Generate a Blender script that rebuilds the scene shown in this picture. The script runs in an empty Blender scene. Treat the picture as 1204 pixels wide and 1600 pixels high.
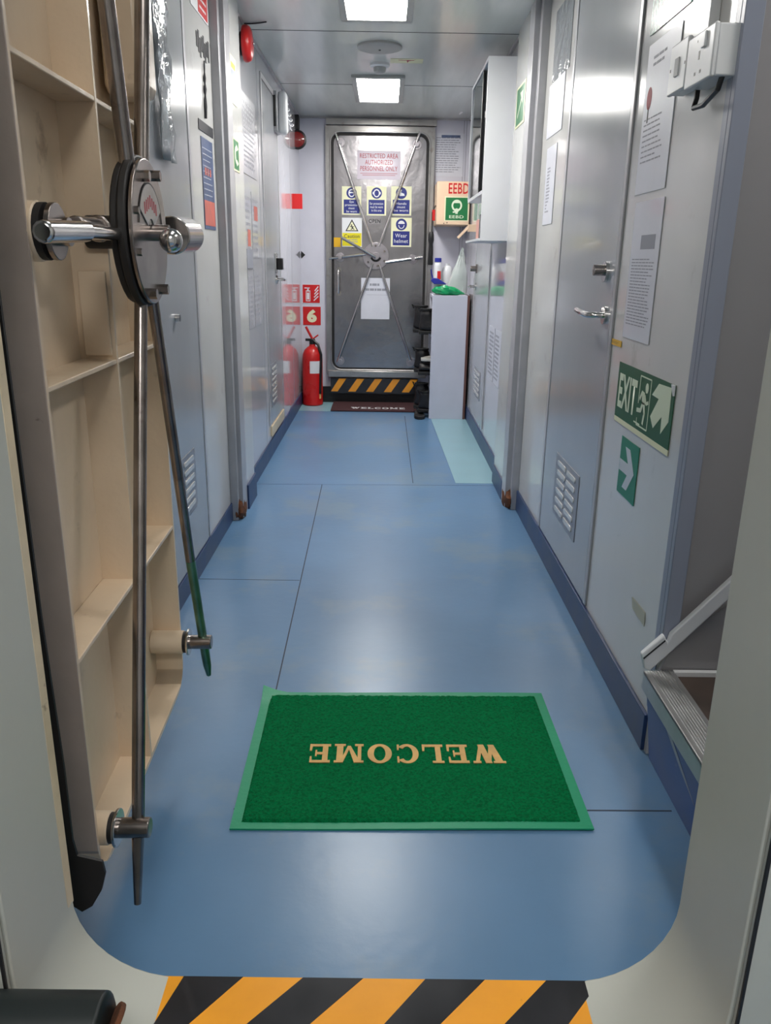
import bpy, bmesh, math, random
from mathutils import Vector, Matrix
random.seed(4)
C = bpy.context.scene.collection
PI = math.pi
SC = bpy.context.scene

# ------------------------------------------------------------------ camera
FPX, PITCH, YAW, ROLL, HC = 1244.3, math.radians(17.57), math.radians(.276), math.radians(.914), 1.17
_fw = Vector((math.sin(YAW)*math.cos(PITCH), math.cos(YAW)*math.cos(PITCH), -math.sin(PITCH)))
_rt = Vector((math.cos(YAW), -math.sin(YAW), 0)); _up = _rt.cross(_fw)
RT = math.cos(ROLL)*_rt + math.sin(ROLL)*_up
UP = -math.sin(ROLL)*_rt + math.cos(ROLL)*_up
CAM = Vector((0, 0, HC))
cd = bpy.data.cameras.new('camera'); cam = bpy.data.objects.new('camera', cd); C.objects.link(cam)
m = Matrix((RT, UP, -_fw)).transposed().to_4x4(); m.translation = CAM
cam.matrix_world = m
cd.sensor_fit = 'VERTICAL'; cd.sensor_height = 24; cd.lens = FPX/1600*24; cd.clip_start = .02
SC.camera = cam

# ------------------------------------------------------------------ light and exposure
SC.view_settings.view_transform = 'Standard'; SC.view_settings.look = 'None'
SC.view_settings.gamma = 1; SC.view_settings.use_curve_mapping = False
SC.view_settings.exposure = 0.55
LAMP = 28.0          # ceiling fittings of the corridor
LAMP_NEAR = 4.0     # fitting just inside the doorway
LAMP_OUT = 19.0      # fitting of the lobby the camera stands in
w = bpy.data.worlds.new('world'); SC.world = w; w.use_nodes = True
w.node_tree.nodes['Background'].inputs[0].default_value = (1, .97, .93, 1)
w.node_tree.nodes['Background'].inputs[1].default_value = .05

# ------------------------------------------------------------------ measuring helpers
def ray(px, py): return _fw + RT*((px-602)/FPX) - UP*((py-800)/FPX)
def P(px, py, ax, val):
    d = ray(px, py); i = 'XYZ'.index(ax); t = (val-CAM[i])/d[i]
    return CAM + t*d

# ------------------------------------------------------------------ materials
def rgb(r, g, b):
    f = lambda c: (c/255/12.92) if c/255 <= .04045 else ((c/255+.055)/1.055)**2.4
    return (f(r), f(g), f(b), 1)
def mat(name, col, rough=.5, metal=0, vary=0, vscale=8, bump=0, bscale=200, dirt=None, dscale=6, dthr=.62, spec=None, stretch=(1,1,1), emit=None, alpha=None, coat=0):
    M = bpy.data.materials.new(name); M.use_nodes = True
    nt = M.node_tree; b = nt.nodes['Principled BSDF']
    b.inputs['Base Color'].default_value = col; b.inputs['Roughness'].default_value = rough
    b.inputs['Metallic'].default_value = metal
    if spec is not None: b.inputs['Specular IOR Level'].default_value = spec
    if coat: b.inputs['Coat Weight'].default_value = coat; b.inputs['Coat Roughness'].default_value = .06
    if alpha is not None: b.inputs['Transmission Weight'].default_value = alpha
    if emit: b.inputs['Emission Color'].default_value = (*emit[:3], 1); b.inputs['Emission Strength'].default_value = emit[3]
    need = vary or bump or dirt
    if need:
        tc = nt.nodes.new('ShaderNodeTexCoord'); mp = nt.nodes.new('ShaderNodeMapping'); mp.inputs['Scale'].default_value = stretch
        nt.links.new(tc.outputs['Object'], mp.inputs[0])
    last = None
    if vary:
        n = nt.nodes.new('ShaderNodeTexNoise'); n.inputs['Scale'].default_value = vscale; n.inputs['Detail'].default_value = 5
        nt.links.new(mp.outputs[0], n.inputs['Vector'])
        mx = nt.nodes.new('ShaderNodeMix'); mx.data_type = 'RGBA'
        mx.inputs[6].default_value = tuple(c*(1-vary) for c in col[:3])+(1,)
        mx.inputs[7].default_value = tuple(min(1, c*(1+vary)) for c in col[:3])+(1,)
        rp = nt.nodes.new('ShaderNodeMapRange'); rp.inputs[1].default_value = .3; rp.inputs[2].default_value = .7
        nt.links.new(n.outputs[0], rp.inputs[0]); nt.links.new(rp.outputs[0], mx.inputs[0])
        nt.links.new(mx.outputs[2], b.inputs['Base Color']); last = mx.outputs[2]
        if not metal:
            rr = nt.nodes.new('ShaderNodeMapRange'); rr.inputs[3].default_value = rough*.8; rr.inputs[4].default_value = min(1, rough*1.25)
            nt.links.new(n.outputs[0], rr.inputs[0]); nt.links.new(rr.outputs[0], b.inputs['Roughness'])
    if dirt:
        n = nt.nodes.new('ShaderNodeTexNoise'); n.inputs['Scale'].default_value = dscale; n.inputs['Detail'].default_value = 9; n.inputs['Roughness'].default_value = .65
        nt.links.new(tc.outputs['Object'], n.inputs['Vector'])
        rp = nt.nodes.new('ShaderNodeMapRange'); rp.inputs[1].default_value = dthr; rp.inputs[2].default_value = dthr+.1; rp.inputs[4].default_value = dirt[3]
        nt.links.new(n.outputs[0], rp.inputs[0])
        mx = nt.nodes.new('ShaderNodeMix'); mx.data_type = 'RGBA'
        if last: nt.links.new(last, mx.inputs[6])
        else: mx.inputs[6].default_value = col
        mx.inputs[7].default_value = (*dirt[:3], 1)
        nt.links.new(rp.outputs[0], mx.inputs[0]); nt.links.new(mx.outputs[2], b.inputs['Base Color'])
    if bump:
        n = nt.nodes.new('ShaderNodeTexNoise'); n.inputs['Scale'].default_value = bscale; n.inputs['Detail'].default_value = 4
        nt.links.new(mp.outputs[0], n.inputs['Vector'])
        bp = nt.nodes.new('ShaderNodeBump'); bp.inputs['Strength'].default_value = bump; bp.inputs['Distance'].default_value = .01
        nt.links.new(n.outputs[0], bp.inputs['Height']); nt.links.new(bp.outputs[0], b.inputs['Normal'])
    return M
_brown = rgb(96, 62, 34)[:3]; _rust = rgb(110, 60, 25)[:3]; _grime = rgb(120, 110, 95)[:3]
M = dict(
 floor=mat('blue_vinyl', rgb(93, 130, 166), .30, vary=.10, vscale=2.2, bump=.05, bscale=30, dirt=(*rgb(122, 140, 150)[:3], .45), dscale=1.8, dthr=.52),
 patch=mat('teal_vinyl', rgb(140, 178, 190), .3, vary=.06, vscale=4),
 seam=mat('seam', rgb(40, 52, 70), .6),
 base=mat('navy_vinyl', rgb(36, 58, 98), .35, vary=.25, vscale=9),
 navy=mat('riser_blue', rgb(46, 84, 146), .4, vary=.15, vscale=7, dirt=(*rgb(170, 165, 160)[:3], .8), dscale=4, dthr=.66),
 panel=mat('panel_laminate', rgb(208, 208, 206), .16, vary=.04, vscale=3, stretch=(1, 1, .4), dirt=(*_grime, .25), dscale=5, dthr=.62, coat=.3),
 panel_far=mat('panel_laminate_far', rgb(200, 200, 206), .10, vary=.03, vscale=3, coat=.5),
 farwall=mat('far_wall_paint', rgb(206, 206, 218), .35, vary=.03),
 doorgrey=mat('door_grey', rgb(166, 169, 174), .20, vary=.05, vscale=2.5, stretch=(1, 1, .3), coat=.3),
 ceil=mat('ceiling_panel', rgb(204, 209, 206), .24, vary=.06, vscale=3, stretch=(4, .5, 1), coat=.2),
 alu=mat('grey_trim', rgb(176, 176, 180), .3, metal=.15, vary=.08, vscale=10, dirt=(*_rust, .5), dscale=9, dthr=.68),
 rust=mat('rust', rgb(92, 52, 26), .8, vary=.4, vscale=40, bump=.4, bscale=90),
 ventg=mat('vent_grey', rgb(146, 148, 156), .35, metal=.2),
 white=mat('white_paint', rgb(214, 216, 220), .35, vary=.02, dirt=(*_grime, .3), dscale=12, dthr=.68),
 whitebd=mat('white_board', rgb(200, 202, 216), .4, vary=.03, dirt=(*rgb(120, 115, 120)[:3], .3), dscale=18, dthr=.7),
 plastic=mat('white_plastic', rgb(222, 224, 226), .3),
 paper=mat('paper', rgb(212, 214, 224), .35, vary=.03, vscale=12, coat=.3),
 ink=mat('ink', rgb(146, 148, 158), .6),
 inkf=mat('faint_ink', rgb(158, 158, 166), .5),
 paperf=mat('faded_paper', rgb(190, 190, 197), .25, vary=.08, vscale=10, bump=.15, bscale=8, coat=.4),
 inkd=mat('dark_ink', rgb(40, 40, 46), .6),
 pinkred=mat('faded_red_ink', rgb(176, 70, 78), .6),
 cream=mat('cream_paint', rgb(220, 200, 174), .3, vary=.08, vscale=5, bump=.14, bscale=30, dirt=(*_brown, .45), dscale=9, dthr=.64),
 rim=mat('worn_shaded_rim', rgb(172, 158, 148), .4, vary=.1, vscale=8, bump=.1, bscale=60, dirt=(*rgb(70, 50, 40)[:3], .9), dscale=38, dthr=.70),  # cream greyed for the dull light on this face, plus dirt specks
 coam=mat('bulkhead_paint', rgb(178, 180, 172), .4, vary=.05, vscale=3, bump=.08, bscale=14, dirt=(*rgb(110, 105, 95)[:3], .5), dscale=26, dthr=.69),
 creamlip=mat('cream_lip', rgb(206, 190, 160), .4, vary=.12, vscale=20, dirt=(*_brown, .8), dscale=25, dthr=.64),
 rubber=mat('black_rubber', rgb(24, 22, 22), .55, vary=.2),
 blackg=mat('dark_green_black', rgb(16, 26, 27), .45, vary=.15),
 chrome=mat('polished_steel', rgb(205, 202, 200), .16, metal=1, vary=.08, vscale=20),
 steel=mat('worn_steel', rgb(150, 142, 138), .27, metal=1, vary=.25, vscale=16, dirt=(*rgb(70, 45, 30)[:3], .7), dscale=14, dthr=.64),
 steelg=mat('green_stained_steel', rgb(96, 136, 116), .3, metal=.8, vary=.3, vscale=14),
 hubs=mat('hub_stainless', rgb(176, 171, 176), .33, metal=.92, vary=.08, vscale=9),
 stain=mat('brushed_stainless', rgb(168, 165, 168), .24, metal=1, vary=.12, vscale=5, bump=.5, bscale=5),
 stframe=mat('stainless_frame', rgb(170, 168, 166), .3, metal=.85, vary=.12, vscale=12, dirt=(*_grime, .5), dscale=10, dthr=.6),
 hazy=mat('hazard_yellow', rgb(236, 158, 34), .35, vary=.08, vscale=12, dirt=(*rgb(120, 80, 30)[:3], .6), dscale=30, dthr=.68, coat=.4),
 hazk=mat('hazard_black', rgb(28, 28, 32), .3, vary=.3, vscale=20, dirt=(*rgb(110, 112, 116)[:3], .6), dscale=22, dthr=.66, coat=.4),
 mateb=mat('mat_border_green', rgb(10, 146, 104), .5, bump=.1, bscale=80),
 pile=mat('mat_pile_green', rgb(2, 132, 76), .95, vary=.35, vscale=160, bump=1, bscale=420, spec=.1),
 gold=mat('mat_lettering_tan', rgb(214, 172, 108), .7, vary=.15, vscale=30),
 brownmat=mat('brown_mat', rgb(74, 42, 46), .9, vary=.3, vscale=120, bump=.8, bscale=300),
 green=mat('sign_green', rgb(20, 112, 60), .35),
 dgreen=mat('exit_green', rgb(10, 84, 44), .45),
 teal=mat('arrow_teal', rgb(18, 124, 92), .4),
 glow=mat('luminescent_white', rgb(214, 226, 200), .45),
 cyan=mat('pale_symbol', rgb(196, 204, 214), .45),
 red=mat('sign_red', rgb(200, 30, 32), .35),
 redp=mat('red_paint', rgb(190, 26, 26), .28, vary=.08),
 redlens=mat('red_lens', rgb(120, 20, 18), .12, coat=1),
 cream2=mat('sign_cream', rgb(226, 226, 190), .4),
 blue=mat('sign_blue', rgb(28, 40, 120), .4),
 signw=mat('sign_white', rgb(222, 224, 228), .4),
 pinksign=mat('faded_sign', rgb(206, 196, 208), .35, coat=.3),
 yellow=mat('sign_yellow', rgb(222, 210, 30), .4),
 tag=mat('yellow_tag', rgb(220, 170, 30), .4),
 beige=mat('beige_box', rgb(226, 196, 166), .5, vary=.04),
 brown=mat('brown_edge', rgb(96, 62, 56), .6),
 glass=mat('cabinet_glass', rgb(120, 130, 138), .04, metal=.85),
 black=mat('black_plastic', rgb(18, 18, 20), .4),
 leather=mat('black_leather', rgb(20, 18, 20), .45, vary=.3, vscale=30, bump=.3, bscale=60),
 leatherg=mat('grey_leather', rgb(150, 146, 140), .55, vary=.1),
 sole=mat('shoe_sole', rgb(20, 20, 22), .7), solew=mat('pale_sole', rgb(180, 178, 172), .6),
 gbag=mat('green_bag', rgb(14, 150, 92), .25, bump=.6, bscale=18),
 wbag=mat('clear_bag', rgb(206, 214, 212), .2, bump=.8, bscale=14, alpha=.35),
 bluep=mat('blue_plastic', rgb(40, 48, 150), .3),
 tread=mat('dark_tread', rgb(70, 58, 52), .7, vary=.3, vscale=14),
 nosing=mat('ribbed_aluminium', rgb(176, 176, 176), .35, metal=.7, vary=.1, vscale=14),
 stairwall=mat('stair_wall_grey', rgb(150, 148, 150), .4, vary=.04, vscale=3, bump=.25, bscale=2.2),
 edgeblue=mat('edge_profile', rgb(140, 146, 162), .35),
 poster=mat('poster_blue', rgb(84, 98, 132), .35, vary=.3, vscale=25),
 posterr=mat('poster_red', rgb(204, 110, 98), .35, vary=.15, vscale=25),
 tape=mat('old_tape', rgb(178, 176, 156), .4),
 ghost=mat('faded_green_sheet', rgb(88, 150, 118), .2, vary=.35, vscale=18, stretch=(1, 5, .3), coat=.8),
 sleeve=mat('plastic_sleeve', rgb(200, 205, 210), .08, bump=.8, bscale=18, alpha=.6),
 pink=mat('pink_carton', rgb(214, 160, 148), .6),
 lampframe=mat('lamp_frame', rgb(170, 172, 170), .4),
)
def lampmat(name, s): return mat(name, (1, 1, 1, 1), .5, emit=(1.0, .975, .93, s))

# ------------------------------------------------------------------ mesh helpers
def box(bm, x0, x1, y0, y1, z0, z1, mtx=None):
    r = bmesh.ops.create_cube(bm, size=1)
    for v in r['verts']:
        v.co = Vector(((x0+x1)/2+v.co.x*(x1-x0), (y0+y1)/2+v.co.y*(y1-y0), (z0+z1)/2+v.co.z*(z1-z0)))
        if mtx: v.co = mtx @ v.co
def cyl(bm, a, b, r, r2=None, seg=20):
    a, b = Vector(a), Vector(b); r2 = r if r2 is None else r2
    d = b-a; q = d.to_track_quat('Z', 'Y').to_matrix().to_4x4(); q.translation = (a+b)/2
    bmesh.ops.create_cone(bm, cap_ends=True, segments=seg, radius1=r, radius2=r2, depth=d.length, matrix=q)
def sph(bm, c, r, sc=(1, 1, 1), seg=20):
    bmesh.ops.create_uvsphere(bm, u_segments=seg, v_segments=seg//2+2, radius=r, matrix=Matrix.Translation(c) @ Matrix.Diagonal((*sc, 1)))
def tube(bm, pts, r, seg=10):
    pts = [Vector(p) for p in pts]; rings = []
    n = len(pts); prev = None
    for i, p in enumerate(pts):
        t = (pts[min(i+1, n-1)]-pts[max(i-1, 0)]).normalized()
        if prev is None: u = t.orthogonal().normalized()
        else: u = (prev-t*prev.dot(t)).normalized()
        prev = u; v = t.cross(u)
        rad = r[i] if isinstance(r, (list, tuple)) else r
        rings.append([bm.verts.new(p+(u*math.cos(a)+v*math.sin(a))*rad) for a in [2*PI*k/seg for k in range(seg)]])
    for a, b in zip(rings, rings[1:]):
        for k in range(seg): bm.faces.new((a[k], a[(k+1) % seg], b[(k+1) % seg], b[k]))
    bm.faces.new(rings[0][::-1]); bm.faces.new(rings[-1])
def lathe(bm, prof, o=(0, 0, 0), ax=Vector((0, 0, 1)), seg=28):
    ax = Vector(ax).normalized(); u = ax.orthogonal().normalized(); v = ax.cross(u); o = Vector(o); rings = []
    for r, h in prof:
        rings.append([bm.verts.new(o+ax*h+(u*math.cos(2*PI*k/seg)+v*math.sin(2*PI*k/seg))*max(r, 1e-4)) for k in range(seg)])
    for a, b in zip(rings, rings[1:]):
        for k in range(seg): bm.faces.new((a[k], a[(k+1) % seg], b[(k+1) % seg], b[k]))
    bm.faces.new(rings[0][::-1]); bm.faces.new(rings[-1])
class Fr:
    """a drawing frame: u to the reader's right, v up, n out of the surface"""
    def __init__(s, o, u, v): s.o, s.u, s.v = Vector(o), Vector(u).normalized(), Vector(v).normalized(); s.n = s.u.cross(s.v)
    def __call__(s, a, b, d=0): return s.o+s.u*a+s.v*b+s.n*d
def poly(bm, fr, pts, d0, d1):
    """closed polygon extruded from depth d0 to d1; any (concave) outline"""
    ar = sum(pts[i][0]*pts[(i+1) % len(pts)][1]-pts[(i+1) % len(pts)][0]*pts[i][1] for i in range(len(pts)))
    if ar < 0: pts = pts[::-1]
    lo = [bm.verts.new(fr(a, b, d0)) for a, b in pts]; hi = [bm.verts.new(fr(a, b, d1)) for a, b in pts]
    bm.faces.new(lo[::-1]); f = bm.faces.new(hi); n = len(pts)
    for i in range(n): bm.faces.new((lo[i], lo[(i+1) % n], hi[(i+1) % n], hi[i]))
    return f
def rect(bm, fr, a0, a1, b0, b1, d0, d1): poly(bm, fr, [(a0, b0), (a1, b0), (a1, b1), (a0, b1)], d0, d1)
def disc(bm, fr, a, b, ra, rb, d0, d1, seg=24): poly(bm, fr, [(a+ra*math.cos(2*PI*k/seg), b+rb*math.sin(2*PI*k/seg)) for k in range(seg)], d0, d1)
def ringp(bm, fr, a, b, r0a, r0b, r1a, r1b, d0, d1, t0=0, t1=2*PI, seg=28):
    for k in range(seg):
        p, q = t0+(t1-t0)*k/seg, t0+(t1-t0)*(k+1)/seg
        poly(bm, fr, [(a+r0a*math.cos(p), b+r0b*math.sin(p)), (a+r1a*math.cos(p), b+r1b*math.sin(p)), (a+r1a*math.cos(q), b+r1b*math.sin(q)), (a+r0a*math.cos(q), b+r0b*math.sin(q))], d0, d1)
def line(bm, fr, p, q, wd, d0, d1):
    dx, dy = q[0]-p[0], q[1]-p[1]; L = math.hypot(dx, dy); nx, ny = -dy/L*wd/2, dx/L*wd/2
    poly(bm, fr, [(p[0]+nx, p[1]+ny), (p[0]-nx, p[1]-ny), (q[0]-nx, q[1]-ny), (q[0]+nx, q[1]+ny)], d0, d1)
def fin(bm, name, mt, parent=None, bevel=0, smooth=35, subsurf=0):
    bmesh.ops.recalc_face_normals(bm, faces=bm.faces)
    me = bpy.data.meshes.new(name); bm.to_mesh(me); bm.free()
    me.materials.append(mt)
    o = bpy.data.objects.new(name, me); C.objects.link(o)
    if parent: o.parent = parent
    if smooth:
        for p in me.polygons: p.use_smooth = True
        me.set_sharp_from_angle(angle=math.radians(smooth))
    if bevel:
        b = o.modifiers.new('bevel', 'BEVEL'); b.width = bevel; b.segments = 2; b.limit_method = 'ANGLE'; b.angle_limit = math.radians(40); b.harden_normals = False
    if subsurf:
        s = o.modifiers.new('sub', 'SUBSURF'); s.levels = s.render_levels = subsurf
    return o
def part(name, mt, parent, fn, **k):
    bm = bmesh.new(); fn(bm); return fin(bm, name, mt, parent, **k)
def boxo(name, mt, parent, *a, **k): return part(name, mt, parent, lambda bm: box(bm, *a), **k)
def tag(o, label, cat, group=None, kind=None):
    o['label'] = label; o['category'] = cat
    if group: o['group'] = group
    if kind: o['kind'] = kind
    return o
def thing(name, label, cat, loc=(0, 0, 0), rz=0, group=None, kind=None):
    o = bpy.data.objects.new(name, None); C.objects.link(o); o.location = loc; o.rotation_euler = (0, 0, rz); o.empty_display_size = .05
    return tag(o, label, cat, group, kind)
def struct(name, mt, fn, label=None, **k):
    o = part(name, mt, None, fn, **k); o['kind'] = 'structure'
    if label: o['label'] = label
    return o
def sstruct(name, mt, *a, **k): return struct(name, mt, lambda bm: box(bm, *a), **k)
def text(fr, body, a, b, w_, h_, d, mt, parent, name='lettering', bold=.0, align='C', th=.0006):
    """body fitted into a w_ x h_ box whose centre is (a,b) on the frame"""
    cu = bpy.data.curves.new('t', 'FONT'); cu.body = body; cu.size = 1; cu.offset = bold; cu.resolution_u = 3; cu.extrude = 0
    cu.align_x = 'CENTER'; cu.space_character = 1.06
    t = bpy.data.objects.new('t', cu); C.objects.link(t)
    dg = bpy.context.evaluated_depsgraph_get(); me = bpy.data.meshes.new_from_object(t.evaluated_get(dg))
    bpy.data.objects.remove(t)
    xs = [v.co.x for v in me.vertices]; ys = [v.co.y for v in me.vertices]
    x0, x1, y0, y1 = min(xs), max(xs), min(ys), max(ys)
    for v in me.vertices:
        v.co = fr(a+((v.co.x-x0)/(x1-x0)-.5)*w_, b+((v.co.y-y0)/(y1-y0)-.5)*h_, d)
    me.name = name; me.materials.clear(); me.materials.append(mt)
    o = bpy.data.objects.new(name, me); C.objects.link(o); o.parent = parent
    return o
def local(parent): return parent.matrix_basis.inverted()

LEFT_N, LEFT_F, RIGHT_N, RIGHT_F = -.70, -.69, .67, .645
LPF, RPF = -.655, .618      # faces of the posts that stand proud of the walls
CEIL, FARY, BY = 2.22, 6.80, 3.93
def fr_left(y, z, x=LEFT_F): return Fr((x, y, z), (0, 1, 0), (0, 0, 1))
def fr_right(y, z, x=RIGHT_N): return Fr((x, y, z), (0, -1, 0), (0, 0, 1))
def fr_far(x, z, y=FARY): return Fr((x, y, z), (1, 0, 0), (0, 0, 1))

def rr_path(hw, z0, z1, r, n=10, cx=0):
    pts = []
    for (sx, zz, a0) in ((1, z0, -90), (1, z1, 0), (-1, z1, 90), (-1, z0, 180)):
        for k in range(n+1):
            a = math.radians(a0+90*k/n)
            cz = z0+r if zz == z0 else z1-r
            pts.append((cx+sx*(hw-r)+r*math.cos(a), cz+r*math.sin(a)))
    return pts
def ringplate(bm, inner, outer, y0, y1):
    n = len(inner); R = []
    for (pl, y) in ((inner, y0), (inner, y1), (outer, y1), (outer, y0)):
        R.append([bm.verts.new((x, y, z)) for x, z in pl])
    for i in range(4):
        a, b = R[i], R[(i+1) % 4]
        for k in range(n): bm.faces.new((a[k], a[(k+1) % n], b[(k+1) % n], b[k]))

# =================================================================== SETTING
sstruct('floor', M['floor'], -.72, .70, .70, FARY+.03, -.05, 0, label='blue vinyl corridor floor with welded seams')
fl = bpy.data.objects['floor']
def seams(bm):
    def s(x0, y0, x1, y1, w_=.004): line(bm, Fr((0, 0, 0), (1, 0, 0), (0, 1, 0)), (x0, y0), (x1, y1), w_, 0, .0006)
    s(-.285, 1.5, -.327, 4.17); s(-.70, 2.816, -.31, 2.816, .003)
    s(-.68, 4.165, .62, 4.20, .002); s(.169, 4.23, .169, 6.2, .004)
    s(.455, 1.50, .66, 1.502, .004); s(-.32, 1.49, .46, 1.5, .003)
    s(.405, 5.385, .64, 5.39, .012)
part('floor_seam', M['seam'], fl, seams, smooth=0)
part('floor_patch', M['patch'], fl, lambda bm: poly(bm, Fr((0, 0, 0), (1, 0, 0), (0, 1, 0)), [(.405, 4.24), (.645, 4.24), (.645, 6.10), (.37, 6.10)], 0, .001), smooth=0)['label'] = 'pale teal vinyl patch'
part('floor_patch', M['patch'], fl, lambda bm: poly(bm, Fr((0, 0, 0), (1, 0, 0), (0, 1, 0)), [(-.69, 6.36), (-.42, 6.36), (-.42, 6.79), (-.69, 6.79)], 0, .001), smooth=0)
struct('ceiling', M['ceil'], lambda bm: (box(bm, -.72, .70, .70, FARY+.03, CEIL, CEIL+.04)), label='grey white ceiling panels')
ce = bpy.data.objects['ceiling']
part('ceiling_seam', M['inkd'], ce, lambda bm: [box(bm, -.70, .67, y-.003, y+.003, CEIL-.001, CEIL) for y in (1.8, 3.1, 4.37, 5.60)], smooth=0)
part('ceiling_edge', M['alu'], ce, lambda bm: (box(bm, LEFT_F, LEFT_F+.012, BY, FARY, CEIL-.014, CEIL), box(bm, RIGHT_F-.012, RIGHT_F, BY, FARY, CEIL-.014, CEIL), box(bm, LEFT_F, RIGHT_F, FARY-.012, FARY, CEIL-.014, CEIL)), smooth=0)
# left wall
sstruct('wall_left', M['panel'], LEFT_N-.05, LEFT_N, .70, BY, 0, CEIL, label='glossy light grey panelling of the near left wall')
wl = bpy.data.objects['wall_left']
part('wall_panel', M['panel_far'], wl, lambda bm: (box(bm, LEFT_N-.05, LEFT_F, BY, FARY, 0, CEIL)))['label'] = 'mirror glossy panel beyond the post'
part('post', M['panel'], wl, lambda bm: (box(bm, LEFT_N-.05, LPF, BY-.22, BY+.02, 0, CEIL)), bevel=.002)
sstruct('wall_right', M['panel'], RIGHT_N, RIGHT_N+.03, 1.72, BY, 0, CEIL, label='glossy light grey panelling of the near right wall')
wr = bpy.data.objects['wall_right']
part('wall_panel', M['panel_far'], wr, lambda bm: (box(bm, RIGHT_F, RIGHT_N+.03, BY, FARY, 0, CEIL)))
part('post', M['panel'], wr, lambda bm: (box(bm, RPF, RIGHT_N+.03, BY, BY+.36, 0, CEIL)), bevel=.002)
struct('wall_far', M['farwall'], lambda bm: (box(bm, -.72, .70, FARY, FARY+.05, 0, CEIL)), label='lavender white end wall')
wf = bpy.data.objects['wall_far']
part('panel_joint', M['ink'], wf, lambda bm: (box(bm, .595, .599, FARY-.002, FARY, .95, CEIL), box(bm, .615, .618, FARY-.002, FARY, .95, CEIL)), smooth=0)
# panel joints
part('panel_joint', M['ink'], wl, lambda bm: (box(bm, LEFT_F, LEFT_F+.001, 4.66, 4.664, .1, CEIL), box(bm, LEFT_F, LEFT_F+.001, 6.15, 6.154, .1, CEIL)), smooth=0)
part('panel_joint', M['ink'], wr, lambda bm: (box(bm, RIGHT_F-.001, RIGHT_F, 4.40, 4.404, .1, CEIL), box(bm, RIGHT_F-.001, RIGHT_F, 5.05, 5.054, .1, CEIL)), smooth=0)
# corner step trims (both sides)
struct('trim_1', M['alu'], lambda bm: (box(bm, LEFT_N, LPF+.006, BY-.36, BY-.28, 0, CEIL), box(bm, LEFT_N, LPF-.012, BY-.40, BY-.36, 0, CEIL), box(bm, LEFT_N, LPF+.002, BY-.28, BY-.22, 0, CEIL)), label='grey metal profile at the step in the left wall', bevel=.002)
struct('trim_2', M['alu'], lambda bm: (box(bm, RPF-.006, RIGHT_N, BY-.12, BY, 0, CEIL), box(bm, RPF+.018, RIGHT_N, BY-.17, BY-.12, 0, CEIL)), label='grey metal profile at the step in the right wall', bevel=.002)
def blob(cx, cy, cz, sx, sy, sz):
    def f(bm):
        sph(bm, (0, 0, 0), 1, seg=16)
        for v in bm.verts:
            k = 1+random.uniform(-.18, .18); v.co = Vector((cx+v.co.x*sx*k, cy+v.co.y*sy*k, cz+v.co.z*sz*k))
    return f
part('rust_stain', M['rust'], bpy.data.objects['trim_1'], blob(LPF-.012, BY-.33, .035, .025, .075, .06))
part('rust_stain', M['rust'], bpy.data.objects['trim_2'], blob(RPF+.014, BY-.08, .035, .026, .09, .065))
# baseboards
struct('baseboard_left', M['base'], lambda bm: (box(bm, LEFT_N, LEFT_N+.008, .8, BY-.36, 0, .085), box(bm, LEFT_F, LEFT_F+.008, BY+.02, FARY, 0, .10)), label='dark navy skirting of the left wall', bevel=.002)
struct('baseboard_right', M['base'], lambda bm: (box(bm, RIGHT_N-.010, RIGHT_N, 1.735, BY-.17, 0, .10), box(bm, RIGHT_F-.008, RIGHT_F, BY+.36, FARY, 0, .10), box(bm, RPF-.008, RPF, BY, BY+.36, 0, .10)), label='dark navy skirting of the right wall', bevel=.002)
struct('baseboard_far', M['black'], lambda bm: (box(bm, LEFT_F+.008, RIGHT_F-.008, FARY-.012, FARY, 0, .135)), label='black skirting of the end wall')
part('skirting_step', M['base'], bpy.data.objects['baseboard_left'], lambda bm: box(bm, LPF, LPF+.010, BY-.22, BY+.02, 0, .12))
# right wall end profile and stair recess
struct('trim_3', M['edgeblue'], lambda bm: (box(bm, RIGHT_N-.004, RIGHT_N+.034, 1.703, 1.722, .31, CEIL), box(bm, RIGHT_N-.004, RIGHT_N+.0, 1.722, 1.75, .12, CEIL)), label='blue grey edge profile at the corner by the stairs', bevel=.003)
sstruct('wall_stair', M['stairwall'], RIGHT_N+.03, 2.0, 1.735, 1.775, 0, 2.6, label='dented grey side wall of the stairway')
sstruct('wall_stair_end', M['stairwall'], 1.95, 2.0, .65, 1.735, 0, 2.6)
sstruct('ceiling_stair', M['ceil'], .66, 2.0, .65, 1.80, 2.6, 2.64)
sstruct('wall_stair_head', M['panel'], .70, .74, .65, 1.735, CEIL, 2.6)
# doorway bulkhead and deep coaming the camera looks through
inn = rr_path(.371, .30, 2.02, .125)
def big(pts, hw, z0, z1):
    o = []
    n = len(pts)//4
    for i, (x, z) in enumerate(pts):
        q = i//n; k = (i % n)/(n-1)
        # corner-wise mapping onto a rectangle
        cx = (hw, hw, -hw, -hw)[q]; cz = (z0, z1, z1, z0)[q]
        o.append((cx, cz))
    return o
def bulk(bm):
    n = len(inn); outer = []
    for i, (x, z) in enumerate(inn):
        dx, dz = x, z-1.16
        t = min(1.3/abs(dx) if abs(dx) > 1e-6 else 1e9, 1.25/abs(dz) if abs(dz) > 1e-6 else 1e9)
        outer.append((dx*t, 1.16+dz*t))
    ringplate(bm, rr_path(.395, .276, 2.044, .145), outer, .69, .70)
struct('wall_near', M['coam'], bulk, label='steel bulkhead around the doorway', smooth=0)
struct('trim_4', M['coam'], lambda bm: ringplate(bm, inn, rr_path(.379, .292, 2.028, .130), .635, .785), label='deep painted steel coaming of the near doorway', bevel=.002)
co = bpy.data.objects['trim_4']
part('coaming_lip', M['creamlip'], co, lambda bm: box(bm, -.381, -.3705, .770, .7875, .415, 1.9), bevel=.001)['label'] = 'cream far edge of the coaming'
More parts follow.
